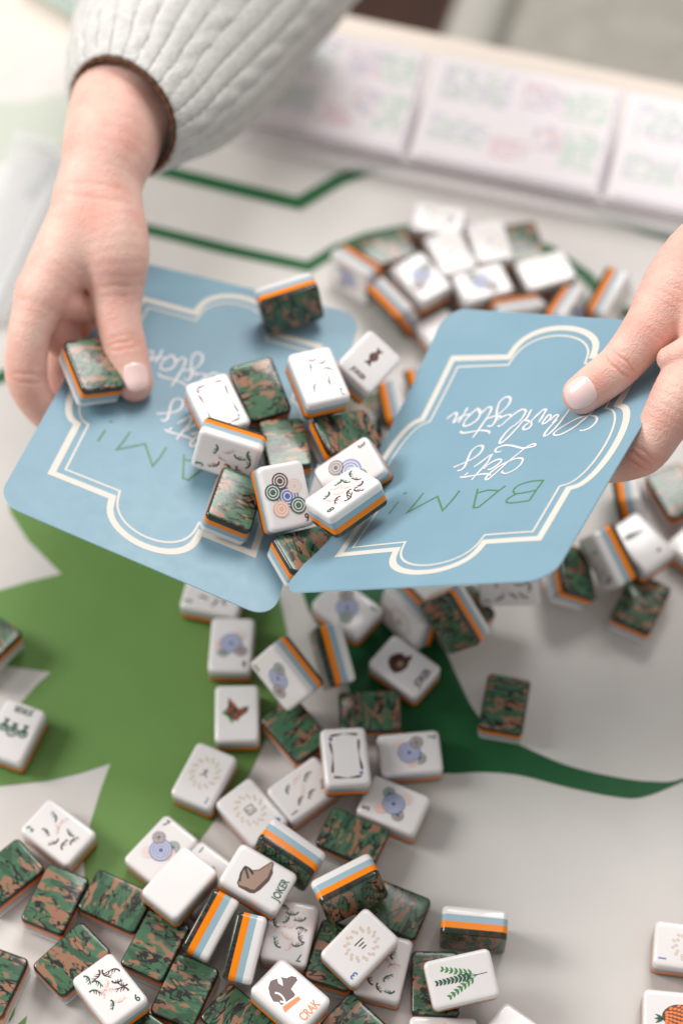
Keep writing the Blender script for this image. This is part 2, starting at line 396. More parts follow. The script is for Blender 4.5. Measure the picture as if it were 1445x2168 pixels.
def score_sheet(x0, w, seed, label):
    rng = random.Random(seed)
    s = empty('score_sheet'); tag(s, label, 'score sheet', 'printed score sheets on the rack')
    ex = np.array([math.cos(RANG), math.sin(RANG)]); ey = np.array([-math.sin(RANG), math.cos(RANG)])
    p = RK0 + ex * x0 + ey * 6.0
    s.location = (p[0] * MM, p[1] * MM, 0.0086); s.rotation_euler = (Euler((math.atan2(24, 66), 0, 0)).to_matrix().to_4x4()).to_euler()
    s.rotation_euler = (Matrix.Rotation(RANG, 3, 'Z') @ Matrix.Rotation(math.atan2(24, 66), 3, 'X')).to_euler()
    h = 66
    o = bm_obj('paper', box(w * MM, h * MM, 0.0006), M['sheet'], s, False); o.location = (w * MM / 2, h * MM / 2, 0.0009)
    f = Flat(1.3, 0.03)
    for bx0, by0, bw, bh, inks in ((0.07, 40, 0.34, 20, 'bg'), (0.50, 44, 0.20, 16, 'rb'), (0.72, 42, 0.22, 18, 'gg'), (0.06, 14, 0.30, 16, 'gb'), (0.40, 10, 0.18, 12, 'rr'), (0.60, 20, 0.14, 16, 'br'), (0.76, 12, 0.18, 22, 'gg')):
        y = by0
        while y < by0 + bh:
            x = bx0 * w
            while x < (bx0 + bw) * w:
                ln = rng.uniform(1.5, 4.0); ink = {'b': 'row_blue', 'g': 'row_green', 'r': 'row_red'}[rng.choice(inks)]
                if rng.random() < 0.8: f.poly([(x, y), (x + ln, y), (x + ln, y + 1.5), (x, y + 1.5)], ink)
                x += ln + 0.7
            y += 2.7
    f.poly([(w - 2.6, 2), (w - 0.8, 2), (w - 0.8, h - 2), (w - 2.6, h - 2)], 'row_grey', 1)
    f.poly([(4, 1.0), (w - 4, 1.0), (w - 4, 2.6), (4, 2.6)], 'row_grey', 1)
    new_obj('printed_rows', f.mesh('printed_rows'), s)
score_sheet(10, 92, 3, 'printed score sheet on the clear rack nearest the sweater sleeve')
score_sheet(106, 112, 8, 'wide printed score sheet in the middle of the clear rack')
score_sheet(222, 100, 5, 'printed score sheet at the rack end farthest from the sleeve')

bx_ = empty('white_case', (-0.176, 0.372, -0.0028)); tag(bx_, 'white case with pale green base beyond the mat corner', 'case'); bx_.rotation_euler = (0, 0, rad(-38))
o = bm_obj('base', box(0.085, 0.06, 0.010, 0.003), M['box_green'], bx_); o.location = (0.012, 0.028, 0.0052)
o = bm_obj('lid', box(0.080, 0.056, 0.018, 0.005), M['box_white'], bx_); o.location = (0.012, 0.030, 0.0194)

# ---------------------------------------------------------------- tiles
TW, TLN, TT = 21.5, 30.0, 13.5
def rrect(inset, n=5):
    w, l = TW / 2 - inset, TLN / 2 - inset; r = max(2.6 - inset * 0.55, 1.2); P = []
    for cx, cy, a0 in ((w - r, l - r, 0), (-w + r, l - r, 90), (-w + r, -l + r, 180), (w - r, -l + r, 270)):
        for k in range(n + 1):
            a = rad(a0 + 90 * k / n); P.append((cx + r * math.cos(a), cy + r * math.sin(a)))
    return P
def loft(name, rings, mats, cap_lo=False, cap_hi=False, split=None):
    V = []; F = []; mi = []
    n = len(rrect(0))
    for ins, z in rings: V += [(x, y, z) for x, y in rrect(ins)]
    for k in range(len(rings) - 1):
        for i in range(n):
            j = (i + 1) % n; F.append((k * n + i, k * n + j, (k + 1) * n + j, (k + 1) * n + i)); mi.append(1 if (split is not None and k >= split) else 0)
    b = (len(rings) - 1) * n
    if cap_hi: F.append(tuple(b + i for i in range(n))); mi.append(0)
    if cap_lo: F.append(tuple(range(n - 1, -1, -1))); mi.append(0)
    me = make_mesh(name, V, F, mats, mi, smooth=True)
    return me
me_white = loft('white_layer', [(0.0, 2.45), (0, 4.7), (0.12, 5.45), (0.45, 6.1), (0.95, 6.5), (1.6, 6.7), (2.4, 6.75)], [M['white']], cap_hi=True)
me_blue = loft('blue_layer', [(0.03, -0.75), (0.03, 2.45)], [M['blue']])
me_orange = loft('orange_layer', [(0.0, -3.85), (0.0, -0.75)], [M['orange']])
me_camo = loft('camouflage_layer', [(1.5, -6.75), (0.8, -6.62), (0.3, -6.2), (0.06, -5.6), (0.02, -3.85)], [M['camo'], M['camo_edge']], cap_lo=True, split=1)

ART = {'boot': [(-1.0, 8.2), (1.4, 8.0), (1.6, 5.9), (1.2, 4.2), (2.9, 1.9), (5.6, 0.5), (9.3, -1.3), (9.0, -2.4), (5.3, -3.5), (1.4, -4.0), (-1.2, -3.2), (-4.3, -2.5), (-6.9, -1.5), (-7.6, 0.1), (-7.5, 2.4), (-8.0, 5.6), (-7.2, 7.1), (-5.3, 7.4), (-2.8, 7.6)], 'boot_sole': [(6.7, -3.3), (5.1, -4.4), (1.0, -4.7), (-4.8, -3.2), (-7.5, -1.8), (-8.4, 0.1), (-8.6, 5.7), (-7.9, 6.6), (-6.8, 2.8), (-6.7, 0.6), (-6.0, -1.0), (-3.1, -1.8), (2.0, -3.2), (6.1, -2.7)], 'boot_lace': [(-1.8, 8.0), (1.0, 7.7), (1.2, 5.6), (-0.1, 3.1), (-2.9, 3.9), (-6.1, 6.6)], 'dog': [(-4.3, 9.3), (-1.4, 10.7), (1.5, 9.3), (0.2, 7.5), (0.6, 5.0), (2.2, 6.8), (3.1, 8.7), (4.3, 6.4), (6.6, 5.5), (7.7, 3.5), (6.8, 2.1), (4.3, 1.9), (2.0, 1.5), (1.3, -1.7), (-0.1, -1.8), (-3.7, -1.0), (-6.4, -0.5), (-6.3, 1.7), (-7.6, 3.3), (-6.4, 6.5)], 'dog_ear': [(-4.1, 5.6), (-3.2, 3.7), (-3.4, 1.3), (-4.5, -0.6), (-5.5, 1.3)], 'collar': [(-6.7, -1.2), (1.7, -2.9), (1.4, -4.9), (-8.0, -3.8)], 'butterfly': [(-4.1, 8.1), (-1.4, 5.1), (0.9, 1.9), (5.9, 3.4), (4.8, 0.0), (2.0, -2.0), (-0.1, -4.7), (-2.7, -2.9), (-6.3, 0.6), (-4.4, 2.9)], 'leaf': [(-6.2, 1.4), (-7.1, -0.2), (-4.1, -2.8), (-2.7, -5.7), (-1.3, -4.5), (-3.6, -1.8)], 'turkey': [(-3.9, 7.4), (-0.6, 8.6), (2.9, 6.3), (4.1, 2.2), (6.4, 0.8), (5.2, -0.6), (2.3, -0.8), (-0.3, -1.9), (-4.5, -0.9), (-6.8, 1.3), (-6.1, 4.4)], 'soap': [(-6.4, 6.3), (-2.6, 7.0), (2.1, 5.5), (6.5, 3.4), (2.0, 4.0), (-2.5, 4.4), (-5.7, 4.8)]}
Z0 = 6.79
def target(f, x, y, r, ink, fill=False, layer=0):
    f.disk(x, y, r, 'ink_white', layer)
    k = 4 if r > 4.4 else 3
    for i in range(k):
        ro = r * (1 - i / k); f.ring(x, y, max(ro - r / k * 0.55, 0.05), ro, ink, layer + 1)
    f.disk(x, y, r * 0.13, ink, layer + 1, 12)
def antler(f, x, y, a, s, ink, flip=1):
    c, sn = math.cos(a), math.sin(a)
    T = lambda u, v: (x + s * (u * flip * c - v * sn), y + s * (u * flip * sn + v * c))
    w = 0.62
    f.stroke([T(-1.6, -1.2), T(-0.2, -1.5), T(1.2, -0.9), T(1.9, 0.4), T(1.7, 1.8)], lambda t: w * (1.5 - t), ink)
    f.stroke([T(0.1, -1.5), T(0.3, -0.6), T(0.0, 0.2)], lambda t: w * (1.2 - 0.8 * t), ink)
    f.stroke([T(1.1, -1.0), T(1.0, 0.0), T(0.6, 0.9)], lambda t: w * (1.2 - 0.8 * t), ink)
    f.stroke([T(1.9, 0.3), T(2.5, 0.8), T(2.7, 1.5)], lambda t: w * (1.2 - 0.8 * t), ink)
def number(f, s, ink): f.text(s, -7.0, 10.9, 5.0, ink, 3, 0.9, 0.10)
def bam(n, seed):
    f = Flat(Z0); rng = random.Random(seed); inks = ['ink_brown', 'ink_green', 'ink_pink', 'ink_brown', 'ink_pink', 'ink_green', 'ink_brown']
    spots = [(-4.2, 4.6), (3.6, 6.2), (4.6, 0.2), (-4.6, -1.6), (0.2, 1.8), (3.4, -5.6), (-3.4, -7.4), (0.6, -9.6), (5.6, -10.2), (-0.6, 6.6), (-6.4, 1.6), (0.4, -3.2), (6.4, -2.6), (-6.2, -5.0)]
    for i in range(min(n + 6, 14)):
        x, y = spots[i]; antler(f, x, y, rng.uniform(0, 6.28), rng.uniform(0.95, 1.25), inks[i % 7], rng.choice((-1, 1)))
    number(f, str(n), 'ink_green'); return f.mesh('face_print')
def crak(n):
    f = Flat(Z0)
    for i in range(13):
        a = 2 * math.pi * (i + 0.3) / 13
        for dr, da in ((0.0, 0.0), (1.5, 0.16)):
            rr = 1 + dr / 7
            x, y = 5.5 * rr * math.cos(a + da), -1.2 + 6.5 * rr * math.sin(a + da)
            f.disk(x, y, 0.62, 'ink_gold', 0, 10, 0.85, a + da - 1.57); f.disk(x, y, 0.26, 'ink_white', 1, 8, 0.5, a + da - 1.57)
    if n == 3:
        for i, (x, h) in enumerate(((-1.6, 1.3), (0, 1.5), (1.6, 2.6))): f.stroke([(x, -1.2 - h), (x + 0.2, -1.2 + h)], 0.55, 'ink_brown', 1, False)
    elif n == 1:
        f.stroke([(-1.8, 0.6), (-0.2, -0.8), (0.1, -3.4)], 0.55, 'ink_brown', 1); f.stroke([(1.8, 0.8), (0, -0.9)], 0.55, 'ink_brown', 1); f.stroke([(-1.2, -2.2), (1.3, -2.0)], 0.5, 'ink_brown', 1)
    else:
        f.stroke([(-2.1, -3.2), (-2.1, 0.9), (2.1, 0.9), (2.1, -3.2), (-2.1, -3.2)], 0.5, 'ink_brown', 1, False)
        f.stroke([(-0.7, 0.8), (-0.8, -1.6)], 0.5, 'ink_brown', 1, False); f.stroke([(0.8, 0.8), (0.8, -1.6), (1.8, -1.8)], 0.5, 'ink_brown', 1, False)
    number(f, str(n), 'ink_blue'); return f.mesh('face_print')
def dots(spec, n):
    f = Flat(Z0)
    for k, (x, y, r, ink) in enumerate(spec): target(f, x, y, r, ink, layer=k * 2)
    number(f, str(n), 'ink_brown'); return f.mesh('face_print')
def joker(fn, word='JOKER', ink='ink_green', size=5.2, y=-11.2):
    f = Flat(Z0); fn(f); f.text(word, 0, y, size, ink, 4, 0.72, 0.12); return f.mesh('face_print')
def p_boot(f):
    f.poly(ART['boot'], 'ink_tan'); f.poly(ART['boot_sole'], 'ink_brown', 1); f.stroke(ART['boot'], 0.45, 'ink_brown', 2, False, True)
    L = ART['boot_lace']
    for k in range(3):
        a, b = np.array(L[k]), np.array(L[5 - k]); f.stroke([a, (a + b) / 2 + 0.3, b], 1.0, 'ink_black', 3)
    f.stroke(L[:4], 0.8, 'ink_black', 3)
def p_dog(f): f.poly(ART['dog'], 'ink_brown'); f.stroke(ART['dog_ear'], 0.9, 'ink_white', 1); f.poly(ART['collar'], 'ink_orange', 1)
def p_turkey(f):
    f.poly(ART['turkey'], 'ink_brown')
    for i in range(7):
        a = rad(20 + i * 24); f.disk(2.9 * math.cos(a), 3.0 + 3.2 * math.sin(a), 1.1, 'ink_brown', 1, 12, 1.9, a - 1.57)
    f.disk(-1.0, 2.0, 1.6, 'ink_tan', 2)
def p_candy(f):
    f.disk(0, 3.0, 2.3, 'ink_brown', 0, 20, 2.9)
    f.poly([(-0.5, 5.4), (-1.9, 9.2), (0.0, 8.4), (1.9, 9.2), (0.5, 5.4)], 'ink_brown', 1); f.poly([(-0.5, 0.6), (-1.9, -3.2), (0.0, -2.4), (1.9, -3.2), (0.5, 0.6)], 'ink_brown', 1)
    f.stroke([(-1.2, 4.4), (0.2, 3.2), (1.2, 1.6)], 0.4, 'ink_tan', 2)
def p_oak(f):
    for x, y, r in ((-5, 0, 2.4), (0.4, 0.6, 3.0), (5.2, -0.2, 2.3)):
        for k in range(9):
            a = k * 0.7 * 2; f.stroke([(x, y - 3.2), (x + r * 0.5 * math.cos(a), y + r * 0.4 * math.sin(a)), (x + r * math.cos(a), y + r * math.sin(a))], 0.4, 'ink_green', k % 3)
        f.ring(x, y, r * 0.75, r, 'ink_green', 3, 16); f.poly([(x - 1.6, y - 4.6), (x + 1.6, y - 4.6), (x, y - 1.4)], 'ink_green', 4)
def p_bracket():
    f = Flat(Z0)
    for q in (((-6.5, 10.6), (0, 11.4), (6.6, 10.8)), ((6.9, 8.2), (6.3, 0.8), (7.0, -7.6)), ((6.4, -10.8), (0, -11.4), (-6.6, -10.6)), ((-6.9, 7.4), (-6.2, 0.0), (-7.0, -8.4))):
        f.stroke(list(q), lambda t: 0.75 + 0.5 * math.sin(t * 9), 'ink_brown')
    f.disk(-6.3, 8.9, 0.9, 'ink_blue', 1); f.disk(6.4, -9.2, 0.9, 'ink_blue', 1); f.text('8', -6.4, 9.0, 2.6, 'ink_black', 2)
    return f.mesh('face_print')
def p_butterfly():
    f = Flat(Z0); f.poly(ART['butterfly'], 'ink_brown'); f.poly(ART['leaf'], 'ink_leaf', 1)
    B = np.array(ART['butterfly']); c = B.mean(0)
    for k in range(0, 10): f.stroke([c + (B[k] - c) * 0.35, c + (B[k] - c) * 0.8], 0.5, 'ink_tan' if k % 2 else 'ink_orange', 2)
    return f.mesh('face_print')
def leaf(f, x, y, a, ln, wd, ink, layer):
    P = []
    for k in range(9):
        t = k / 8; P.append((t * ln, wd * math.sin(math.pi * t ** 0.8)))
    P = P + [(u, -v) for u, v in P[-2:0:-1]]
    c, s = math.cos(a), math.sin(a); f.poly([(x + u * c - v * s, y + u * s + v * c) for u, v in P], ink, layer)
def p_fern():
    f = Flat(Z0)
    def frond(p0, p1, n, ln, ink, layer):
        p0, p1 = np.array(p0), np.array(p1); d = p1 - p0; a = math.atan2(d[1], d[0])
        f.stroke([p0, p1], 0.22, 'ink_green', layer, False)
        for k in range(n):
            t = 0.16 + 0.84 * k / (n - 1); q = p0 + d * t; l2 = ln * (1 - 0.4 * t)
            leaf(f, q[0], q[1], a + 0.75, l2, 0.50, ink, layer + 1); leaf(f, q[0], q[1], a - 0.75, l2, 0.50, ink, layer + 1)
    f.stroke([(0.4, -11.6), (0.3, -6.0)], 0.35, 'ink_green', 0, False)
    frond((0.3, -7.0), (5.6, 6.8), 7, 3.0, 'ink_leaf', 0); frond((0.3, -7.0), (-6.2, 6.2), 7, 3.0, 'ink_leaf', 2); frond((0.3, -6.5), (0.4, 10.4), 9, 3.0, 'ink_green', 4)
    return f.mesh('face_print')
def p_pine():
    f = Flat(Z0)
    f.disk(0, 0.5, 4.4, 'ink_brown', 0, 28, 6.6, 0.35)
    for r_ in range(7):
        y = 5.6 - r_ * 1.75; wd = 4.0 * math.sqrt(max(0.05, 1 - ((y - 0.5) / 6.9) ** 2)); m = 5
        for k in range(m):
            u = (k + (r_ % 2) * 0.5) / m * 2 - 0.9; x = u * wd
            leaf(f, x - y * 0.30, y, rad(-90) + u * 0.6, 2.2, 0.62, 'ink_orange', 1 + r_ % 2)
    for a in (1.1, 1.6, 2.1): leaf(f, -2.4, 6.2, a, 4.2, 0.6, 'ink_green', 3)
    return f.mesh('face_print')
def p_soap():
    f = Flat(Z0); f.poly(ART['soap'], 'ink_black'); f.disk(3.6, -9.0, 1.25, 'ink_black', 0, 14, 0.9, 0.5); f.stroke([(-5, 4.5), (0, 3.6), (3.0, 6.0)], 0.35, 'ink_black', 1); return f.mesh('face_print')
DOT6 = [(0.0, 0.2, 5.3, 'ink_blue'), (-4.2, -3.7, 3.4, 'ink_pink'), (2.0, -7.0, 3.8, 'ink_brown'), (7.0 - 0.6, -2.6, 3.8, 'ink_green'), (4.1, 5.3, 3.8, 'ink_peach'), (-4.1, 5.1, 3.8, 'ink_green')]
DOT3 = [(0.6, 0.6, 5.6, 'ink_blue'), (5.6, 3.8, 3.2, 'ink_green'), (-4.6, -4.4, 3.6, 'ink_brown')]
DOT7 = [(3.6, 4.4, 3.0, 'ink_green'), (-3.8, -4.8, 3.0, 'ink_pink'), (4.4, 0.6, 3.0, 'ink_peach'), (0.2, -0.4, 5.4, 'ink_blue'), (-4.8, 3.6, 3.0, 'ink_brown')]
DOT5 = [(4.4, 4.2, 2.8, 'ink_green'), (-4.6, -4.0, 2.8, 'ink_brown'), (4.6, -4.4, 2.8, 'ink_pink'), (-4.2, 4.6, 2.8, 'ink_peach'), (0, 0, 5.2, 'ink_blue')]
builders = {
    'bam1': lambda: bam(1, 4), 'bam2': lambda: bam(2, 7), 'bam3': lambda: bam(3, 2), 'bam4': lambda: bam(4, 9), 'bam5': lambda: bam(5, 5),
    'bam7': lambda: bam(7, 11), 'bam8': lambda: bam(8, 3), 'bam9': lambda: bam(9, 6),
    'crak1': lambda: crak(1), 'crak3': lambda: crak(3), 'crak4': lambda: crak(4),
    'dot6': lambda: dots(DOT6, 6), 'dot6b': lambda: dots(DOT7, 6), 'dot3': lambda: dots(DOT3, 3), 'dot7': lambda: dots(DOT7, 7), 'dot5': lambda: dots(DOT5, 5),
    'joker_boot': lambda: joker(p_boot), 'joker_turkey': lambda: joker(p_turkey, 'JOKER', 'ink_brown'), 'joker_candy': lambda: joker(p_candy, 'JOKER', 'ink_brown', 4.0, -10.6),
    'joker_oak': lambda: joker(p_oak, 'JOKER', 'ink_green', 4.6), 'crakdog': lambda: joker(p_dog, 'CRAK', 'ink_orange', 5.6, -11.0),
    'bracket': p_bracket, 'butterfly': p_butterfly, 'fern': p_fern, 'pinecone': p_pine, 'soap': p_soap}
prints = {}
def print_mesh(key):
    if key not in prints: prints[key] = builders[key]()
    return prints[key]

# print, x, y, z (mm), rotation (degrees), label, group
TILES = [
    ('bam2', -132.0, -184.0, 6.9, 0.3, 0.2, 52.4, 'white antler tile with a small green number at its corner, above the camouflage tiles', ''),
    ('', -154.4, -204.4, 6.8, 179.9, -0.2, 132.5, "camouflage side up tile at the front heap's outer rim touching only camouflage tiles", 'camouflage tiles at the rim of the front heap'),
    ('', -130.8, -217.2, 7.3, -178.1, -0.2, 158.5, 'camouflage side up tile just below the antler tile with green corner number', ''),
    ('', -102.8, -217.9, 7.0, -179.3, 0.3, -115.2, 'camouflage side up tile just below the blue ring tile on the green leaf', ''),
    ('', -121.1, -245.1, 6.9, -179.7, -0.3, 135.6, 'camouflage side up tile lying partly under the antler tile numbered 9', ''),
    ('bam9', -101.4, -264.0, 19.6, 6.5, -2.3, -141.3, 'white antler tile numbered 9 resting across camouflage tiles', ''),
    ('', -155.1, -255.8, 7.1, -178.6, -0.1, 160.1, "camouflage side up tile at the front heap's outer rim touching only camouflage tiles", 'camouflage tiles at the rim of the front heap'),
    ('', -83.9, -238.6, 7.1, -178.9, -0.3, 155.6, 'camouflage side up tile with one end under the blank white tile', ''),
    ('', -69.7, -259.8, 7.0, -179.4, 0.4, 157.1, 'camouflage side up tile just below the striped tiles on edge, beside the dog tile', ''),
    ('', -44.8, -273.4, 7.3, -178.1, -0.4, -130.0, 'camouflage side up tile left of the brown dog tile, partly under it', ''),
    ('', -84.9, -282.7, 7.6, -177.6, -1.3, -124.7, "camouflage side up tile at the front heap's outer rim touching only camouflage tiles", 'camouflage tiles at the rim of the front heap'),
    ('', 7.6, -278.0, 7.2, -178.9, -0.9, -133.6, "camouflage side up tile right of the brown dog tile at the heap's front", ''),
    ('', 23.6, -221.0, 6.9, -180.0, -0.8, 66.9, 'camouflage side up tile behind the wreath tile numbered 3, under a tile on edge', ''),
    ('', 5.2, -186.8, 6.9, -179.8, -0.8, -114.7, 'camouflage side up tile behind the striped tiles, below the large blue ring tile', ''),
    ('', -2.8, -243.3, 7.2, -178.6, -0.4, 163.4, 'camouflage side up tile directly under the wreath tile numbered 3', ''),
    ('', -24.1, -199.9, 24.1, -134.8, -78.1, 11.7, 'tile on edge leaning behind the boot tile, striped side up', ''),
    ('', 3.6, -217.8, 27.7, 152.3, -73.4, 142.2, 'tile on edge right of the boot tile with its camouflage face toward the viewer', ''),
    ('', -42.8, -244.2, 23.8, -107.2, -74.0, -85.8, 'tile on edge just above the dog tile, white face turned to the 7 antler tile', ''),
    ('', -58.8, -232.4, 19.6, -135.5, -75.4, -71.6, 'tile on edge below the blank white tile, beside another striped tile on edge', ''),
    ('joker_boot', -38.1, -214.1, 26.8, 9.8, 1.9, 62.2, 'white tile with a brown boot and the word JOKER', ''),
    ('crak4', -42.0, -174.1, 6.8, 0.2, -0.1, -139.7, 'white tile with a gold pebble wreath, its corner under a tile on edge', ''),
    ('crak1', -65.1, -155.5, 6.9, -0.3, -0.1, 155.6, 'white gold wreath tile on the green leaf beside another wreath tile', ''),
    ('bam1', -17.8, -162.4, 7.3, 1.0, -1.7, 128.4, 'white tile with grey feather strokes partly under the stick frame tile on the mat', ''),
    ('bracket', 1.6, -152.0, 20.6, -1.2, 3.6, 5.5, 'white tile with a stick frame border lying on the mat heap', ''),
    ('dot7', 32.6, -143.6, 7.0, 0.2, 1.0, -84.6, 'white tile with blue, green and brown ring print above the dark green stem', ''),
    ('dot5', 24.4, -170.3, 6.8, 0.2, 0.0, 66.0, 'white tile with large blue ring print partly under the stick frame tile', ''),
    ('', 13.8, -121.6, 6.8, -180.0, 0.2, -87.8, 'tile lying camouflage side up beside the white frame tile on the leaf stems', 'camouflage tiles face down beside the frame tile'),
    ('', -22.0, -131.4, 6.9, -179.5, -0.1, -141.9, 'tile lying camouflage side up beside the white frame tile on the leaf stems', 'camouflage tiles face down beside the frame tile'),
    ('butterfly', -50.4, -122.6, 6.9, 0.7, 0.0, 1.3, 'white tile with a brown butterfly on the bright green leaf', ''),
    ('dot6b', -54.2, -85.2, 6.8, -0.1, 0.3, 177.6, 'white ring print tile on the green leaf just above the butterfly tile', ''),
    ('bam2', -64.2, -56.7, 7.1, 0.3, 1.7, 78.2, 'white tile on the green leaf half hidden under the left card corner', ''),
    ('', -26.1, -109.8, 29.7, 42.6, -58.3, 3.7, 'tile standing on edge below the cards, white face outward, orange stripe upward', 'striped tiles on edge below the card corners'),
    ('', -4.7, -94.6, 18.3, -100.6, -67.6, -61.9, 'tile standing on edge below the cards, white face outward, orange stripe upward', 'striped tiles on edge below the card corners'),
    ('dot3', 2.8, -67.4, 13.5, -0.3, 0.6, -129.3, "white tile with a blue ring print half under the right card's near edge", ''),
    ('joker_turkey', 30.8, -98.0, 9.2, 0.2, -0.6, 50.7, 'white tile with a dark brown turkey and small lettering', ''),
    ('', 58.9, -67.6, 8.2, -178.6, 5.9, -56.4, 'tile lying camouflage side up under the bright white tile on edge', ''),
    ('', 55.2, -80.7, 31.8, -121.4, -49.1, -12.1, 'bright white tile leaning on its edge beside the turkey tile', ''),
    ('bam3', 82.8, -59.0, 29.8, -26.6, -59.6, 107.0, 'tile standing on edge under the right card with its white printed face outward', ''),
    ('', 33.2, -69.7, 14.0, -21.5, -72.4, 57.9, 'white tile wedged on edge between the turkey tile and blue ring tile', ''),
    ('', 79.1, -117.6, 7.1, 179.1, 0.4, 168.6, 'lone tile lying camouflage side up on the pale mat by the dark green stem', ''),
    ('', 147.5, -0.2, 16.0, 47.6, -67.0, 133.7, 'tile standing on edge under the fingers of the right hand', ''),
    ('soap', 149.7, -34.6, 21.1, 1.3, 1.0, 37.9, 'white tile with a dark brush mark lying right of the striped tiles on edge', ''),
    ('', 132.9, -43.3, 26.2, 85.1, -63.7, -54.9, 'tile standing on edge with orange stripe against the white brush mark tile', ''),
    ('', 113.8, -47.6, 15.9, -179.6, -35.7, -174.7, "tile standing on edge half under the right card's near corner", ''),
    ('', 149.4, -61.5, 7.1, 178.8, -0.2, 152.5, 'tile lying camouflage side up just below the white brush mark tile', ''),
    ('', 172.8, 4.8, 7.0, 179.7, 1.0, -157.3, "tile lying camouflage side up beside the right hand's fingers", ''),
    ('bam2', 182.4, -31.1, 7.2, -0.7, 1.1, 44.7, "white tile at the mat's right side, cut off beyond the brush mark tile", ''),
    ('fern', 52.7, -258.4, 22.9, -3.7, -10.9, 102.4, 'white tile with a green fern sprig', ''),
    ('bam4', 44.6, -282.1, 6.8, -0.2, -0.2, 88.0, 'white tile with dark antlers tucked below the fern tile', ''),
    ('', 41.8, -256.3, 6.9, 179.6, 0.1, 178.8, 'tile lying camouflage side up underneath the fern tile', ''),
    ('', 59.8, -231.2, 12.1, 140.0, -89.1, 124.2, 'lone tile standing on edge just behind the fern tile', ''),
    ('crak1', 156.0, -239.5, 7.1, -0.5, -1.4, 81.4, 'white gold wreath tile numbered 1 lying behind the pine cone tile', ''),
    ('pinecone', 148.5, -270.7, 7.1, -0.6, -0.8, 84.3, 'white tile with an orange pine cone', ''),
    ('blank', 77.9, -281.9, 7.7, -2.2, 2.4, 52.1, 'blank white tile lying in front of the fern tile', ''),
    ('bam5', 18.7, -248.4, 7.1, 1.2, 0.2, -13.8, 'white antler tile underneath the wreath tile numbered 3', ''),
    ('bam7', -23.3, -234.1, 11.1, 0.6, -0.0, 167.4, 'white antler tile numbered 7 under the boot tile', ''),
    ('crak3', 8.0, -244.2, 22.6, -4.2, -4.7, 136.1, 'white gold wreath tile numbered 3 resting on an antler tile', ''),
    ('crakdog', -22.7, -266.4, 20.1, -0.3, 6.5, 48.9, 'white tile with a brown dog head, orange collar and the word CRAK', ''),
    ('dot7', -83.4, -193.0, 6.8, -0.0, -0.4, -39.9, 'white tile with blue ring print partly under the blank white tile', ''),
    ('blank', -73.1, -214.0, 20.6, -0.5, -0.2, -39.0, 'blank white tile resting across two printed tiles', ''),
    ('bam1', -66.0, -206.3, 7.1, -0.4, -1.1, -37.7, 'white tile hidden mostly beneath the blank white tile', ''),
    ('joker_oak', -157.4, -132.2, 6.9, -0.2, -0.4, 159.2, 'white tile with green trees and dark lettering on the green leaf', ''),
    ('', -174.3, -86.3, 11.0, -176.9, -0.0, 143.2, 'camouflage tile on the leaf edge beyond the green trees tile', ''),
    ('bam2', 54.3, 182.8, 13.3, -0.3, 0.2, 78.5, 'white tile at the back of the far pile, nearest the score sheets', ''),
    ('crak1', 81.8, 160.0, 21.3, -1.4, 0.3, 10.4, 'white tile with a faint wreath print lying face up in the far pile', 'white tiles face up in the far pile'),
    ('crak1', 60.0, 152.1, 21.3, -0.9, -0.5, 20.1, 'white tile with a faint wreath print lying face up in the far pile', 'white tiles face up in the far pile'),
    ('dot3', 76.6, 130.5, 21.4, -0.2, -0.7, 109.6, 'white tile with a blue ring print lying on top of the far pile', ''),
    ('crak1', 112.4, 144.1, 15.4, -0.2, 0.3, 110.3, 'white tile with a faint wreath print lying face up in the far pile', 'white tiles face up in the far pile'),
    ('', 25.3, 165.3, 8.5, 179.6, -0.7, -70.0, 'tile lying camouflage side up in the far pile behind the right card', 'camouflage tiles face down in the far pile'),
    ('', 101.7, 169.1, 8.9, -176.1, 0.2, -169.5, 'tile lying camouflage side up in the far pile behind the right card', 'camouflage tiles face down in the far pile'),
    ('', 8.2, 147.2, 14.3, -37.0, -74.1, 81.0, 'tile standing on edge in the far pile showing its orange stripe', 'striped tiles on edge in the far pile'),
    ('', 28.8, 123.5, 14.1, 18.9, -68.3, -163.3, 'tile standing on edge in the far pile showing its orange stripe', 'striped tiles on edge in the far pile'),
    ('dot3', 43.5, 133.1, 23.2, 1.2, -0.3, 34.4, 'white tile with a faint blue print leaning in the far pile', ''),
    ('', 122.9, 117.1, 15.7, 31.6, -64.0, 123.6, 'tile standing on edge in the far pile showing its orange stripe', 'striped tiles on edge in the far pile'),
    ('', 147.2, 128.3, 15.0, -50.2, -73.2, -160.5, 'tile standing on edge in the far pile showing its orange stripe', 'striped tiles on edge in the far pile'),
    ('blank', 56.5, 104.4, 9.3, -1.7, -2.1, 31.7, 'white tile at the near foot of the far pile beside the right card', ''),
    ('', 95.0, 115.4, 15.5, 37.8, -67.2, 75.0, 'tile standing on edge in the far pile showing its orange stripe', 'striped tiles on edge in the far pile'),
    ('', -25.6, 53.4, 107.3, 160.8, -75.9, 127.3, 'tile standing on edge alone near the far end of the left card', ''),
    ('joker_candy', 11.0, 12.9, 109.8, -10.3, 22.1, -37.7, "white tile with a brown wrapped candy on the left card's edge", ''),
    ('bam2', -11.2, -6.8, 124.3, -4.9, -7.6, -159.3, 'white antler tile with one green number, upright among tiles on the left card', ''),
    ('bracket', -58.2, -15.4, 114.2, 7.1, 5.6, 25.6, 'white tile with a stick frame border lying on the left card', ''),
    ('', -38.7, -4.2, 111.5, 167.2, -2.7, -158.3, 'camouflage tile between the stick frame tile and antler tile on the left card', ''),
    ('', -26.5, -35.2, 109.3, -172.9, -7.2, -170.8, 'camouflage tile behind the six ring tile in the pile on the left card', ''),
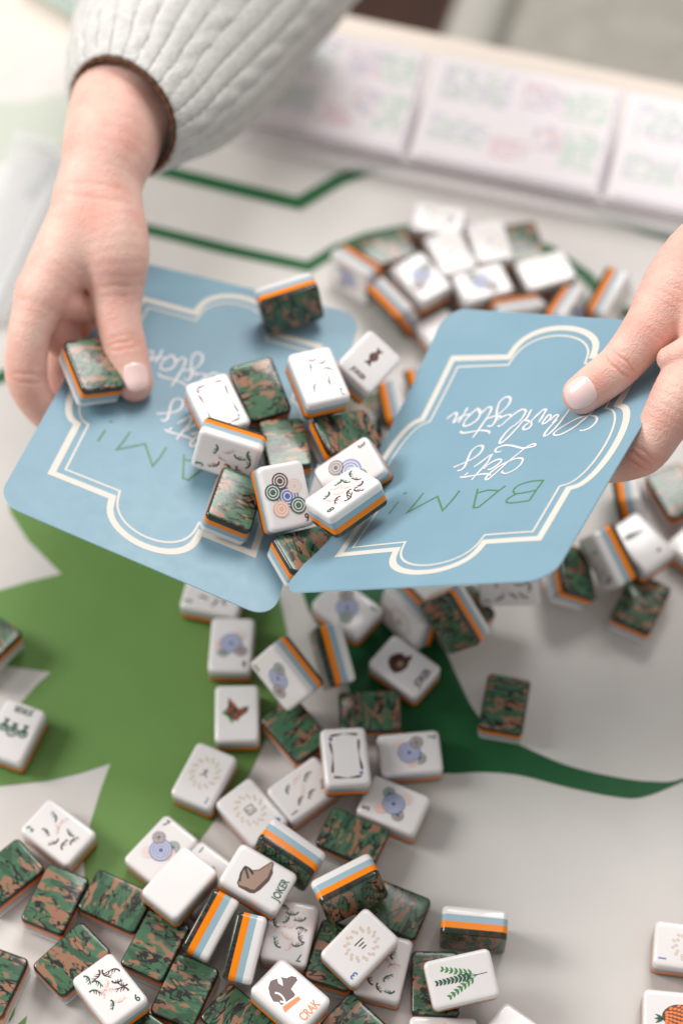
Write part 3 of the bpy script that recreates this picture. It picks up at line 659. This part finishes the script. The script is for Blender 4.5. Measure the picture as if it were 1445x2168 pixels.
    ('', 0.8, -25.0, 104.6, 158.6, 6.8, -66.8, 'camouflage tile behind the ring tile numbered 3 between the cards', ''),
    ('bam3', -51.4, -42.5, 120.9, 23.3, -64.1, 54.2, 'tile on edge on the left card with orange stripe up and faint print', ''),
    ('', -49.1, -69.0, 115.7, -173.8, -18.0, 164.7, 'camouflage tile lying on the left card beside the ring tile numbered 6', ''),
    ('dot6', -26.5, -70.0, 124.1, -29.0, -12.6, -158.9, 'white tile with six coloured rings and the number 6 propped on the pile', ''),
    ('dot3', 5.5, -50.5, 113.1, 25.2, 4.0, -63.6, 'white ring tile numbered 3 leaning behind the tile numbered 8', ''),
    ('bam8', 2.0, -78.7, 134.4, -1.6, 26.1, 128.4, 'white tile numbered 8 with orange side lying on the right card', ''),
    ('', -15.2, -92.3, 110.3, 162.3, -0.7, -62.7, 'camouflage tile wedged where the two blue cards meet', ''),
    ('', 28.6, 43.1, 29.4, 31.6, -68.8, 157.2, 'tile standing on edge on the mat in the gap between the two blue cards', 'striped tiles in the gap between the cards'),
    ('', 43.1, 57.7, 20.4, 33.5, -74.3, 156.3, 'tile standing on edge on the mat in the gap between the two blue cards', 'striped tiles in the gap between the cards'),
    ('', 15.8, 20.1, 18.0, 172.9, -66.2, 63.5, 'tile standing on edge on the mat in the gap between the two blue cards', 'striped tiles in the gap between the cards'),
    ('', -117.7, 3.1, 119.4, 174.2, -20.5, -155.6, 'camouflage tile pinched beside the thumb on the left card', ''),
    ('', 10.4, 49.8, 11.9, -173.3, -1.7, -174.9, 'tile lying camouflage side up on the mat in the gap between the cards', ''),
]
spare = ['bam3', 'dot3', 'crak1', 'bam5', 'dot7', 'crak4']
for i, (pr, x, y, z, rx, ry, rz, label, group) in enumerate(TILES):
    t = empty('mahjong_tile', (x * MM, y * MM, z * MM), (rad(rx), rad(ry), rad(rz)))
    tag(t, label, 'tile', group or None)
    wl = new_obj('white_layer', me_white, t); new_obj('blue_layer', me_blue, t); new_obj('orange_layer', me_orange, t); new_obj('camouflage_layer', me_camo, t)
    key = pr or spare[i % 6]
    if key != 'blank': new_obj('face_print', print_mesh(key), wl)

# ---------------------------------------------------------------- the two blue cards
CARD_L = np.array([[-154.3, -73.3, 126.0], [-30.4, -122.7, 106.0], [9.8, 57.9, 92.0], [-106.6, 94.5, 90.0]]); CARD_R = np.array([[-26.5, -123.7, 132.0], [83.8, -148.0, 185.0], [160.6, -4.6, 165.0], [50.9, 44.6, 115.0]])
CW, CH = 127.0, 178.0
def card_fn(X, sag):
    def P(u, v):
        p = X[0] * (1 - u) * (1 - v) + X[1] * u * (1 - v) + X[2] * u * v + X[3] * (1 - u) * v
        return p + np.array([0, 0, -sag * max(0.0, 1 - u) ** 1.5 * 4 * v * (1 - v)])
    def N(u, v):
        n = np.cross(P(u + 0.01, v) - P(u - 0.01, v), P(u, v + 0.01) - P(u, v - 0.01)); return n / np.linalg.norm(n)
    return P, N
SCRIPT = [[(0.787, 0.567), (0.798, 0.564), (0.818, 0.572), (0.829, 0.589), (0.829, 0.605), (0.818, 0.617), (0.801, 0.622), (0.78, 0.622), (0.751, 0.613), (0.721, 0.59), (0.702, 0.572), (0.696, 0.559), (0.707, 0.552), (0.729, 0.556), (0.759, 0.579), (0.778, 0.606), (0.789, 0.625), (0.797, 0.649), (0.797, 0.664), (0.78, 0.676), (0.75, 0.677), (0.715, 0.668), (0.702, 0.648)], [(0.702, 0.648), (0.697, 0.614), (0.69, 0.584), (0.679, 0.56), (0.668, 0.552), (0.662, 0.557), (0.663, 0.575), (0.67, 0.596), (0.679, 0.613)], [(0.667, 0.601), (0.672, 0.615), (0.674, 0.629), (0.666, 0.633), (0.658, 0.626), (0.652, 0.612)], [(0.644, 0.634), (0.634, 0.633), (0.63, 0.617), (0.629, 0.602), (0.641, 0.604), (0.648, 0.618), (0.645, 0.633)], [(0.614, 0.658), (0.614, 0.649), (0.614, 0.627), (0.612, 0.608)], [(0.614, 0.658), (0.601, 0.655), (0.59, 0.637), (0.581, 0.618)], [(0.555, 0.661), (0.555, 0.65), (0.556, 0.629), (0.552, 0.622), (0.568, 0.617), (0.582, 0.611), (0.59, 0.599), (0.585, 0.587), (0.572, 0.584), (0.564, 0.59), (0.565, 0.599), (0.573, 0.609), (0.582, 0.618)], [(0.547, 0.622), (0.538, 0.59), (0.524, 0.558), (0.51, 0.54), (0.502, 0.544), (0.501, 0.559), (0.51, 0.59), (0.53, 0.612), (0.538, 0.634), (0.537, 0.654), (0.526, 0.662), (0.513, 0.661), (0.498, 0.649), (0.486, 0.633), (0.473, 0.613), (0.464, 0.606), (0.457, 0.609)], [(0.49, 0.641), (0.478, 0.647), (0.46, 0.643), (0.441, 0.632)], [(0.414, 0.612), (0.429, 0.609), (0.436, 0.62), (0.433, 0.639), (0.423, 0.657), (0.415, 0.676), (0.411, 0.698), (0.422, 0.713), (0.439, 0.713), (0.45, 0.702), (0.452, 0.682), (0.443, 0.664), (0.434, 0.652)], [(0.452, 0.642), (0.423, 0.646), (0.396, 0.638)], [(0.381, 0.683), (0.391, 0.677), (0.394, 0.662), (0.393, 0.64), (0.389, 0.613), (0.385, 0.589), (0.381, 0.572)], [(0.381, 0.683), (0.373, 0.68), (0.365, 0.669), (0.36, 0.658)], [(0.314, 0.603), (0.325, 0.595), (0.352, 0.594), (0.389, 0.597), (0.421, 0.593), (0.438, 0.587), (0.439, 0.579)], [(0.36, 0.658), (0.349, 0.672), (0.335, 0.679), (0.328, 0.674), (0.318, 0.661), (0.31, 0.642), (0.312, 0.625), (0.322, 0.619), (0.341, 0.624), (0.356, 0.636), (0.359, 0.654), (0.345, 0.67), (0.335, 0.679)], [(0.318, 0.661), (0.304, 0.661), (0.296, 0.658)], [(0.29, 0.687), (0.29, 0.675), (0.289, 0.653), (0.286, 0.634)], [(0.259, 0.671), (0.263, 0.654), (0.262, 0.636)], [(0.259, 0.671), (0.247, 0.671), (0.236, 0.662), (0.228, 0.652)], [(0.262, 0.636), (0.273, 0.643), (0.282, 0.659)], [(0.53, 0.507), (0.514, 0.505), (0.504, 0.512), (0.507, 0.522), (0.53, 0.529), (0.563, 0.524), (0.599, 0.513), (0.62, 0.511), (0.647, 0.515), (0.65, 0.521), (0.639, 0.524), (0.619, 0.513), (0.604, 0.493), (0.585, 0.468), (0.569, 0.44), (0.552, 0.412), (0.541, 0.4), (0.532, 0.404), (0.534, 0.42), (0.553, 0.445), (0.579, 0.462), (0.603, 0.472), (0.627, 0.471), (0.636, 0.463), (0.637, 0.446), (0.625, 0.428), (0.602, 0.417), (0.583, 0.422), (0.582, 0.429)], [(0.518, 0.441), (0.529, 0.44), (0.547, 0.455), (0.553, 0.468), (0.545, 0.475), (0.529, 0.474), (0.51, 0.461), (0.5, 0.444)], [(0.505, 0.497), (0.5, 0.495), (0.5, 0.467), (0.488, 0.435), (0.478, 0.405)], [(0.505, 0.497), (0.493, 0.494), (0.475, 0.474), (0.457, 0.456)], [(0.423, 0.422), (0.447, 0.42), (0.485, 0.423), (0.526, 0.423), (0.545, 0.415)], [(0.438, 0.426), (0.447, 0.436)], [(0.396, 0.45), (0.409, 0.449), (0.417, 0.462), (0.413, 0.486), (0.408, 0.517), (0.418, 0.535), (0.437, 0.537), (0.447, 0.53), (0.449, 0.511), (0.436, 0.493), (0.411, 0.479), (0.372, 0.464)]]
BAM_CURVES = [[(0.761, 0.377), (0.756, 0.347), (0.752, 0.302)], [(0.761, 0.377), (0.72, 0.377), (0.682, 0.368), (0.668, 0.352), (0.673, 0.34), (0.688, 0.333), (0.72, 0.335), (0.753, 0.34)], [(0.688, 0.333), (0.668, 0.318), (0.666, 0.306), (0.68, 0.299), (0.718, 0.299), (0.752, 0.302)]]
BAM_LINES = [[(0.627, 0.368), (0.611, 0.35), (0.572, 0.293), (0.552, 0.293), (0.524, 0.367)], [(0.535, 0.351), (0.567, 0.358), (0.613, 0.351)], [(0.455, 0.368), (0.447, 0.328), (0.435, 0.295), (0.378, 0.355), (0.293, 0.304), (0.303, 0.34), (0.31, 0.376)], [(0.225, 0.353), (0.218, 0.308)], [(0.224, 0.384), (0.238, 0.386)]]
def frame_path(d):
    """bracket frame in card millimetres, inset d from the outer line"""
    u0, u1, v0, v1 = 0.11 * CW + d, 0.885 * CW - d, 0.145 * CH + d, 0.865 * CH - d
    nu0, nu1 = 0.345 * CW + d * 0.4, 0.682 * CW - d * 0.4; nv0, nv1 = 0.335 * CH + d * 0.4, 0.665 * CH - d * 0.4
    P = []
    def arc(a, b, depth):
        a, b = np.array(a), np.array(b); m = (a + b) / 2; dd = b - a; L = np.linalg.norm(dd); t = dd / L; n = np.array([t[1], -t[0]])
        out = []
        for k in range(1, 24):
            s = k / 24; ang = math.pi * s
            out.append(m - t * L / 2 * 0.985 * math.cos(ang) + n * depth * math.sin(ang) ** 0.8)
        return out
    bd = 0.102 * CH; sd = 0.078 * CW
    P += [(u0, v0), (nu0, v0)] + arc((nu0, v0), (nu1, v0), bd) + [(nu1, v0), (u1, v0), (u1, nv0)] + arc((u1, nv0), (u1, nv1), sd) + [(u1, nv1), (u1, v1), (nu1, v1)]
    P += arc((nu1, v1), (nu0, v1), bd) + [(nu0, v1), (u0, v1), (u0, nv1)] + arc((u0, nv1), (u0, nv0), sd) + [(u0, nv0)]
    return P
def make_card(label, X, sag):
    P, N = card_fn(X, sag); R = 11.0; nu, nv = 26, 44
    root = empty('dealing_card'); tag(root, label, 'card', 'blue lettered cards held in the hands')
    vs = sorted(set([0.0, 1.0] + [R / CH * (1 - math.cos(a)) for a in np.linspace(0, math.pi / 2, 8)] + [1 - R / CH * (1 - math.cos(a)) for a in np.linspace(0, math.pi / 2, 8)] + list(np.linspace(R / CH, 1 - R / CH, nv))))
    def ins(v):
        y = min(v, 1 - v) * CH
        return 0.0 if y >= R else (R - math.sqrt(max(R * R - (R - y) ** 2, 0))) / CW
    top_, bot = [], []
    for v in vs:
        a = ins(v)
        for k in range(nu + 1):
            u = a + (1 - 2 * a) * k / nu; p, n = P(u, v), N(u, v); top_.append(p + n * 0.4); bot.append(p - n * 0.4)
    W1 = nu + 1; nr = len(vs); V = top_ + bot; o = len(top_); F = []; mi = []
    for r in range(nr - 1):
        for k in range(nu):
            a = r * W1 + k; F.append((a, a + 1, a + 1 + W1, a + W1)); mi.append(0); F.append((o + a, o + a + W1, o + a + W1 + 1, o + a + 1)); mi.append(0)
    rim = [k for k in range(W1)] + [r * W1 + nu for r in range(1, nr)] + [(nr - 1) * W1 + k for k in range(nu - 1, -1, -1)] + [r * W1 for r in range(nr - 2, 0, -1)]
    for i in range(len(rim)):
        a, b = rim[i], rim[(i + 1) % len(rim)]; F.append((a, o + a, o + b, b)); mi.append(1)
    me = make_mesh('card_sheet', V, F, [M['card'], M['card_edge']], mi)
    new_obj('card_sheet', me, root)
    def lay(name, strips, ink, off):
        V, F = [], []
        for v2, f2 in strips:
            b = len(V)
            for q in v2:
                u, v = q[0] / CW, q[1] / CH; V.append(P(u, v) + N(u, v) * off)
            F += [tuple(b + i for i in f) for f in f2]
        FF = []
        for f in F:
            p0, p1, p2 = (np.array(V[f[0]]), np.array(V[f[1]]), np.array(V[f[2]]))
            FF.append(f if np.cross(p1 - p0, p2 - p0)[2] >= 0 else f[::-1])
        return new_obj(name, make_mesh(name, V, FF, ink), root)
    def dense(path, closed):
        out = []; n = len(path)
        for i in range(n if closed else n - 1):
            a, b = np.array(path[i], float), np.array(path[(i + 1) % n], float); k = max(1, int(np.linalg.norm(b - a) / 4))
            out += [a + (b - a) * j / k for j in range(k)]
        if not closed: out.append(np.array(path[-1], float))
        return out
    lay('thick_frame', [ribbon2d(dense(frame_path(1.6), True), 3.1, True)], M['cream'], 0.50)
    lay('thin_frame', [ribbon2d(dense(frame_path(6.4), True), 1.0, True)], M['cream'], 0.50)
    mm2 = lambda s: [np.array([p[0] * CW, p[1] * CH]) for p in s]
    lay('script_lettering', [ribbon2d(catmull(mm2(s), 7), lambda t: 0.75 + 0.35 * abs(math.sin(2.2 * math.pi * t))) for s in SCRIPT], M['script'], 0.53)
    lay('capital_lettering', [ribbon2d(catmull(mm2(s), 6), 0.75) for s in BAM_CURVES] + [ribbon2d(dense(mm2(s), False), 0.8) for s in BAM_LINES], M['card_green'], 0.53)
    return root
make_card('blue lettered card loaded with tiles, held under the bent thumb beside the sweater cuff', CARD_L, 0.0)
make_card('blue lettered card reading BAM with a bare thumb pressing its corner', CARD_R, 24.0)

# ---------------------------------------------------------------- hands
def chain_sdf(G, chain):
    d = None
    for a, b in zip(chain[:-1], chain[1:]):
        A = np.array(a[:3], np.float32); B = np.array(b[:3], np.float32); ba = B - A; L2 = float(ba @ ba)
        t = np.clip(((G - A) @ ba) / L2, 0, 1)
        q = G - A - t[..., None] * ba
        s = np.sqrt((q * q).sum(-1)) - (a[3] + (b[3] - a[3]) * t)
        d = s if d is None else np.minimum(d, s)
    return d
def smin(a, b, k):
    h = np.clip(0.5 + 0.5 * (b - a) / k, 0, 1)
    return b * (1 - h) + a * h - k * h * (1 - h)
def hand_field(get, H, kb=6.0, kf=2.4):
    d = None
    for c in H['body']:
        s = get(c); d = s if d is None else smin(d, s, kb)
    fs = None
    for c in H['fingers']:
        s = get(c); fs = s if fs is None else smin(fs, s, 1.0)
    return smin(d, fs, kf)
def refine(H): return {k: [[tuple(p) for p in catmull(c, 4)] for c in v] for k, v in H.items()}
def surface_nets(f, o, h):
    s = f < 0; nx, ny, nz = f.shape
    cnt = np.zeros((nx - 1, ny - 1, nz - 1), np.int8)
    for i in (0, 1):
        for j in (0, 1):
            for k in (0, 1): cnt += s[i:nx - 1 + i, j:ny - 1 + j, k:nz - 1 + k]
    act = (cnt > 0) & (cnt < 8); cells = np.argwhere(act); idx = -np.ones(act.shape, np.int64); idx[act] = np.arange(len(cells))
    acc = np.zeros((len(cells), 3)); num = np.zeros(len(cells))
    cr = [(i, j, k) for i in (0, 1) for j in (0, 1) for k in (0, 1)]
    for a in cr:
        for b in cr:
            if a < b and sum(abs(x - y) for x, y in zip(a, b)) == 1:
                fa = f[cells[:, 0] + a[0], cells[:, 1] + a[1], cells[:, 2] + a[2]]; fb = f[cells[:, 0] + b[0], cells[:, 1] + b[1], cells[:, 2] + b[2]]
                m = (fa < 0) != (fb < 0); t = np.where(m, fa / np.where(m, fa - fb, 1), 0)
                acc[m] += np.array(a) + (np.array(b) - np.array(a)) * t[m, None]; num[m] += 1
    V = (cells + acc / num[:, None]) * h + o
    Q = []
    for ax in range(3):
        b1, b2 = (ax + 1) % 3, (ax + 2) % 3
        sl0 = [slice(None)] * 3; sl1 = [slice(None)] * 3; sl0[ax] = slice(0, -1); sl1[ax] = slice(1, None)
        e = s[tuple(sl0)] != s[tuple(sl1)]; P = np.argwhere(e)
        P = P[(P[:, b1] > 0) & (P[:, b2] > 0) & (P[:, b1] < f.shape[b1] - 1) & (P[:, b2] < f.shape[b2] - 1)]
        ins = s[P[:, 0], P[:, 1], P[:, 2]]
        def cell(d1, d2):
            C = P.copy(); C[:, b1] += d1; C[:, b2] += d2; return idx[C[:, 0], C[:, 1], C[:, 2]]
        q = np.stack([cell(-1, -1), cell(0, -1), cell(0, 0), cell(-1, 0)], 1)
        q[~ins] = q[~ins][:, ::-1]; Q.append(q)
    return V, np.concatenate(Q)
def grad(fn, P, e=0.4):
    g = np.stack([fn(P + np.array(d, np.float32) * e) - fn(P - np.array(d, np.float32) * e) for d in ((1, 0, 0), (0, 1, 0), (0, 0, 1))], -1)
    return g / (np.linalg.norm(g, axis=-1, keepdims=True) + 1e-9)
def build_hand(name, H, vox, parent, flush, detail=None):
    H = refine(H)
    pts = np.array([p for c in H['body'] + H['fingers'] for p in c]); r = pts[:, 3].max() * 0.75 + 5
    lo = np.array([(pts[:, i] - pts[:, 3]).min() - 4 for i in range(3)]); hi = np.array([(pts[:, i] + pts[:, 3]).max() + 4 for i in range(3)])
    ax = [np.arange(lo[i], hi[i], vox, dtype=np.float32) for i in range(3)]
    def on_grid(c):
        q = np.array(c); f = np.full([len(a) for a in ax], 60.0, np.float32); sl = []
        for i in range(3):
            a = np.searchsorted(ax[i], (q[:, i] - q[:, 3]).min() - 12); b = np.searchsorted(ax[i], (q[:, i] + q[:, 3]).max() + 12); sl.append(slice(a, b))
        f[tuple(sl)] = chain_sdf(np.stack(np.meshgrid(ax[0][sl[0]], ax[1][sl[1]], ax[2][sl[2]], indexing='ij'), -1), c)
        return f
    f = hand_field(on_grid, H)
    V, Q = surface_nets(f, lo, vox)
    fn = lambda P: hand_field(lambda c: chain_sdf(P.astype(np.float32), c), H)
    n = grad(fn, V.astype(np.float32)); V = V - n * fn(V)[:, None] * 0.9
    red = np.zeros(len(V))
    for x, y, z, r_, k_ in flush: red = np.maximum(red, k_ * np.exp(-((V - np.array([x, y, z])) ** 2).sum(1) / (r_ * r_)))
    if detail is not None:
        dd = detail(V, n); V = V + n * dd[:, None]; red = np.clip(red + np.clip(-dd, 0, 1) * 0.9, 0, 1)
    me = bpy.data.meshes.new(name); me.from_pydata((V * MM).tolist(), [], Q.tolist()); me.materials.append(M['skin'])
    me.polygons.foreach_set('use_smooth', [True] * len(me.polygons)); me.update()
    at = me.attributes.new('flush', 'FLOAT', 'POINT'); at.data.foreach_set('value', red.astype(np.float32))
    ob = new_obj(name, me, parent); md = ob.modifiers.new('soften', 'SMOOTH'); md.factor = 0.5; md.iterations = 5 if vox > 0.9 else 2
    return ob, fn
def build_nail(fn, c, tip, w, l, view, parent):
    c, tip, view = np.array(c), np.array(tip), np.array(view)
    ay = tip - c; ay = ay / np.linalg.norm(ay); az = view - ay * (view @ ay); az = az / np.linalg.norm(az); axx = np.cross(ay, az)
    n = 17; F = []
    s, t = np.meshgrid(np.linspace(-1, 1, n), np.linspace(-1, 1, n)); s, t = s.ravel()[:, None], t.ravel()[:, None]
    x = s * np.sqrt(1 - 0.42 * t * t); y = t * np.sqrt(1 - 0.34 * s * s)      # rounded outline
    q = c + axx * x * w / 2 + ay * y * l / 2 + az * 14
    for _ in range(24): q = q - az * fn(q)[:, None] * 0.85
    edge = np.maximum(abs(s), abs(t)); lift = np.where(edge < 0.99, 0.42, -0.35); lift = np.where((t > 0.99) & (abs(s) < 0.95), 0.30, lift)
    V = q + az * (lift + 0.25 * (1 - s * s))
    for j in range(n - 1):
        for i in range(n - 1):
            a = j * n + i; F.append((a, a + 1, a + n + 1, a + n))
    new_obj('thumb_nail', make_mesh('thumb_nail', V, F, M['nail'], smooth=True), parent)
def build_sleeve(path, parent, ring_n=None, n_theta=208):
    P = catmull([p[:3] for p in path], 14); Rr = catmull([(p[3], 0, 0) for p in path], 14); V = []; F = []; m = len(P)
    ref = np.array([0, 0, 1.0]); ring0 = []
    for i in range(m):
        d = P[min(i + 1, m - 1)] - P[max(i - 1, 0)]; d = d / np.linalg.norm(d)
        if ring_n is not None:
            wgt = max(0.0, 1 - i / 16); d = np.array(ring_n) * wgt + d * (1 - wgt); d = d / np.linalg.norm(d)
        a = np.cross(d, ref); a = a / np.linalg.norm(a); b = np.cross(a, d)
        for k in range(n_theta):
            th = 2 * math.pi * k / n_theta; r = Rr[i][0]
            cab = th * 26 / (2 * math.pi); ph = cab - math.floor(cab); wide = (int(cab) % 3 == 0)
            rib = 1.3 * math.sin(math.pi * ph) ** 0.7 + (0.5 * math.sin(i * 0.7 + ph * 6.0) if wide else 0.35 * math.sin(i * 2.6 + int(cab))) + 1.4 * math.sin(3 * th + i * 0.12)
            q = P[i] + (a * math.cos(th) + b * math.sin(th)) * (r + rib * min(1, i / 5 + 0.25)); V.append(q)
            if i == 0: ring0.append(q)
    for i in range(m - 1):
        for k in range(n_theta):
            j = (k + 1) % n_theta; F.append((i * n_theta + k, i * n_theta + j, (i + 1) * n_theta + j, (i + 1) * n_theta + k))
    sl = new_obj('sleeve', make_mesh('sleeve', V, F, M['knit'], smooth=True), parent)
    md = sl.modifiers.new('thickness', 'SOLIDIFY'); md.thickness = 0.003; md.offset = -1
    V2 = []; F2 = []; c = sum(ring0) / len(ring0); ns = 10
    ax_ = P[1] - P[0]; ax_ = ax_ / np.linalg.norm(ax_)
    for k, q in enumerate(ring0):
        o_ = q - c; o_ = o_ / np.linalg.norm(o_); rr = 1.35 + 0.25 * math.sin(k * 1.1)
        for s in range(ns):
            a = 2 * math.pi * s / ns; V2.append(q + o_ * math.cos(a) * rr - ax_ * (0.6 + math.sin(a) * rr))
    L_ = len(ring0)
    for k in range(L_):
        for s in range(ns): F2.append((k * ns + s, ((k + 1) % L_) * ns + s, ((k + 1) % L_) * ns + (s + 1) % ns, k * ns + (s + 1) % ns))
    new_obj('cuff_trim', make_mesh('cuff_trim', V2, F2, M['trim'], smooth=True), sl)

person = empty('person'); tag(person, 'person in a pale grey knit sweater with brown cuff trim holding the cards', 'person')
CAMP = np.array([0, -535.5, 856.9])
HAND_A = {'body': [[(-82.3, 257.2, 120.0, 30), (-93.8, 210.0, 138.0, 29), (-101.9, 165.7, 152.0, 27.5), (-107.2, 132.4, 160.0, 25), (-110.8, 109.2, 160.0, 23), (-114.9, 90.8, 157.0, 19.5), (-116.4, 81.9, 152.0, 18.5)], [(-116.4, 81.9, 152.0, 18.5), (-124.5, 64.8, 148.0, 17), (-133.2, 48.1, 143.0, 15), (-140.4, 35.1, 138.0, 13)], [(-116.7, 81.9, 152.0, 18.5), (-110.4, 66.0, 150.0, 18), (-107.0, 52.8, 145.0, 16.2), (-106.6, 42.9, 136.0, 13)]], 'fingers': [[(-106.6, 45.0, 137.0, 13), (-106.4, 35.5, 131.0, 11.8), (-104.9, 25.3, 126.0, 10.6), (-102.6, 16.5, 121.0, 10.4), (-99.7, 7.7, 116.0, 9.6), (-97.8, 1.1, 113.0, 8.8)], [(-140.4, 35.1, 138.0, 13), (-146.3, 18.1, 130.0, 10.3), (-148.8, 3.6, 116.0, 10.0), (-143.6, -4.4, 103.0, 8.6), (-131.8, -10.5, 92.0, 7.8)], [(-138.6, 33.1, 137.0, 10), (-128.5, 35.5, 130.0, 8.2), (-118.6, 37.1, 121.0, 5.6)], [(-139.2, 33.9, 124.0, 11), (-136.0, 28.7, 116.0, 9.5), (-131.8, 27.1, 108.0, 8)], [(-136.7, 42.2, 104.0, 9), (-138.9, 25.2, 98.0, 9), (-136.1, 15.4, 92.0, 8.5), (-122.4, 7.0, 86.0, 8)], [(-131.0, 59.9, 124.0, 11), (-126.3, 57.8, 112.0, 10), (-124.8, 48.9, 99.0, 7.5), (-125.7, 36.1, 93.0, 7), (-121.6, 25.4, 84.0, 7.5)]]}
HAND_B = {'body': [[(141.4, -8.8, 184.0, 13.3), (149.4, 2.0, 187.0, 16), (162.7, 14.3, 190.0, 19), (184.8, 27.5, 192.0, 22), (219.3, 40.6, 196.0, 25)], [(184.8, 27.5, 192.0, 22), (173.6, -7.7, 186.0, 18), (163.6, -30.5, 182.0, 15)], [(158.3, 5.5, 186.0, 16), (160.6, -16.6, 184.0, 16), (163.6, -30.5, 182.0, 15)]], 'fingers': [[(141.4, -8.8, 184.0, 13), (133.9, -19.5, 181.0, 11.6), (127.2, -27.0, 177.0, 10.4), (120.1, -33.8, 173.0, 9.7), (111.7, -38.6, 168.0, 9.4), (105.5, -41.6, 164.0, 8.7)], [(165.5, -31.8, 182.0, 15), (153.6, -41.7, 180.0, 14), (145.7, -51.9, 176.0, 12.6), (138.5, -61.4, 169.0, 10.6), (132.0, -69.0, 161.0, 9.6), (126.0, -69.7, 155.0, 9), (117.8, -66.9, 147.0, 8.4), (108.3, -61.8, 142.0, 8)], [(165.8, -25.6, 184.0, 12), (150.4, -36.3, 187.0, 8.5), (141.4, -37.1, 184.0, 5.6)]]}
NAIL_A = {'c': (-96.9, 2.2, 116.0), 'tip': (-96.2, -4.2, 112.0), 'w': 12.5, 'l': 13.5}
NAIL_B = {'c': (102.0, -48.2, 173.0), 'tip': (96.3, -49.5, 168.0), 'w': 13.6, 'l': 14.5}
CREASE = {'A': [((-103.1, 16.5, 121.0), (-104.9, 25.3, 126.0), [(-2.2, 0.55, 0.02), (1.0, 0.7, 0.0), (4.0, 0.5, -0.01)], 9.0), ((-148.3, 3.6, 116.0), (-145.9, 18.1, 130.0), [(-2, 0.5, 0.02), (2.5, 0.5, -0.02)], 9.0), ((-106.5, 37.4, 133.0), (-107.2, 52.8, 145.0), [(0, 0.35, 0.01), (5, 0.4, -0.01)], 10.0), ((-116.6, 80.4, 152.0), (-114.9, 90.8, 157.0), [(-4, 0.5, 0.005), (3, 0.4, -0.004)], 15.0)], 'B': [((120.1, -33.8, 173.0), (127.2, -27.0, 177.0), [(-1.9, 0.6, 0.03), (0.7, 0.22, 0.015), (3.3, 0.65, -0.012), (5.4, 0.18, -0.012)], 8.0), ((129.0, -70.7, 158.0), (138.5, -61.4, 169.0), [(-2, 0.5, 0.02), (1.5, 0.45, -0.01), (4.5, 0.3, -0.01)], 8.0), ((141.4, -8.8, 184.0), (149.4, 2.0, 187.0), [(-4, 0.2, 0.01), (0, 0.22, 0.0), (4, 0.2, -0.01)], 11.0)]}
def creases(joints):
    """skin folds across finger joints: (joint, towards the hand, [(offset, depth, curve)], half width)"""
    def f(V, n):
        tot = np.zeros(len(V))
        for a, b, lines, hw in joints:
            J0, J1 = np.array(a), np.array(b); ax_ = (J1 - J0) / np.linalg.norm(J1 - J0)
            up_ = CAMP - J0; up_ = up_ - ax_ * (up_ @ ax_); up_ /= np.linalg.norm(up_); sd = np.cross(ax_, up_)
            q = V - J0; t = q @ ax_; s = q @ sd; h = q @ up_
            mask = np.clip((n @ up_) * 1.4 - 0.1, 0, 1) * np.exp(-(np.abs(t) / 10) ** 6) * (h > -4) * (np.abs(s) < hw * 1.6)
            for t0, dp, curv in lines:
                tot -= mask * dp * np.exp(-((t - t0 - curv * s * s + 0.25 * np.sin(s * 0.8 + t0)) / 0.62) ** 2) * np.exp(-(s / hw) ** 4)
        return tot
    return f
ha, fnA = build_hand('arm', HAND_A, 1.0, person, [(-97.6, -4.5, 112.0, 9, 0.55), (-101.8, 9.8, 130.0, 9, 0.22), (-149.6, -1.9, 116.0, 14, 0.3), (-141.2, -8.4, 100.0, 12, 0.35), (-128.8, 33.8, 126.0, 12, 0.3), (-134.3, 30.1, 116.0, 14, 0.4), (-124.2, 45.1, 134.0, 9, 0.6), (-108.3, 56.1, 165.0, 16, 0.12), (-105.7, 110.2, 180.0, 20, 0.14), (-124.4, 45.3, 100.0, 14, 0.5)], creases(CREASE['A']))
hb, fnB = build_hand('arm', HAND_B, 0.62, person, [(110.1, -44.3, 178.0, 6.5, 0.55), (98.9, -47.0, 162.0, 7, 0.55), (120.1, -40.1, 183.0, 8, 0.22), (136.4, -23.8, 190.0, 12, 0.25), (126.5, -79.5, 165.0, 8, 0.6), (143.6, -41.1, 186.0, 8, 0.35), (145.6, -18.7, 200.0, 12, 0.14)], creases(CREASE['B']))
build_nail(fnA, NAIL_A['c'], NAIL_A['tip'], NAIL_A['w'], NAIL_A['l'], CAMP - np.array(NAIL_A['c']), ha)
build_nail(fnB, NAIL_B['c'], NAIL_B['tip'], NAIL_B['w'], NAIL_B['l'], CAMP - np.array(NAIL_B['c']), hb)
build_sleeve([(-105.4, 123.6, 164.0, 29), (-98.6, 145.7, 156.0, 37), (-90.7, 178.0, 143.0, 46), (-80.6, 223.5, 125.0, 55), (-72.0, 270.1, 108.0, 63), (-54.5, 330.5, 98.0, 70)], person, (0.50, 0.80, -0.335))
build_sleeve([(206.6, 36.8, 194.0, 32), (247.6, 46.5, 205.0, 38), (287.4, 54.2, 218.0, 44)], person)
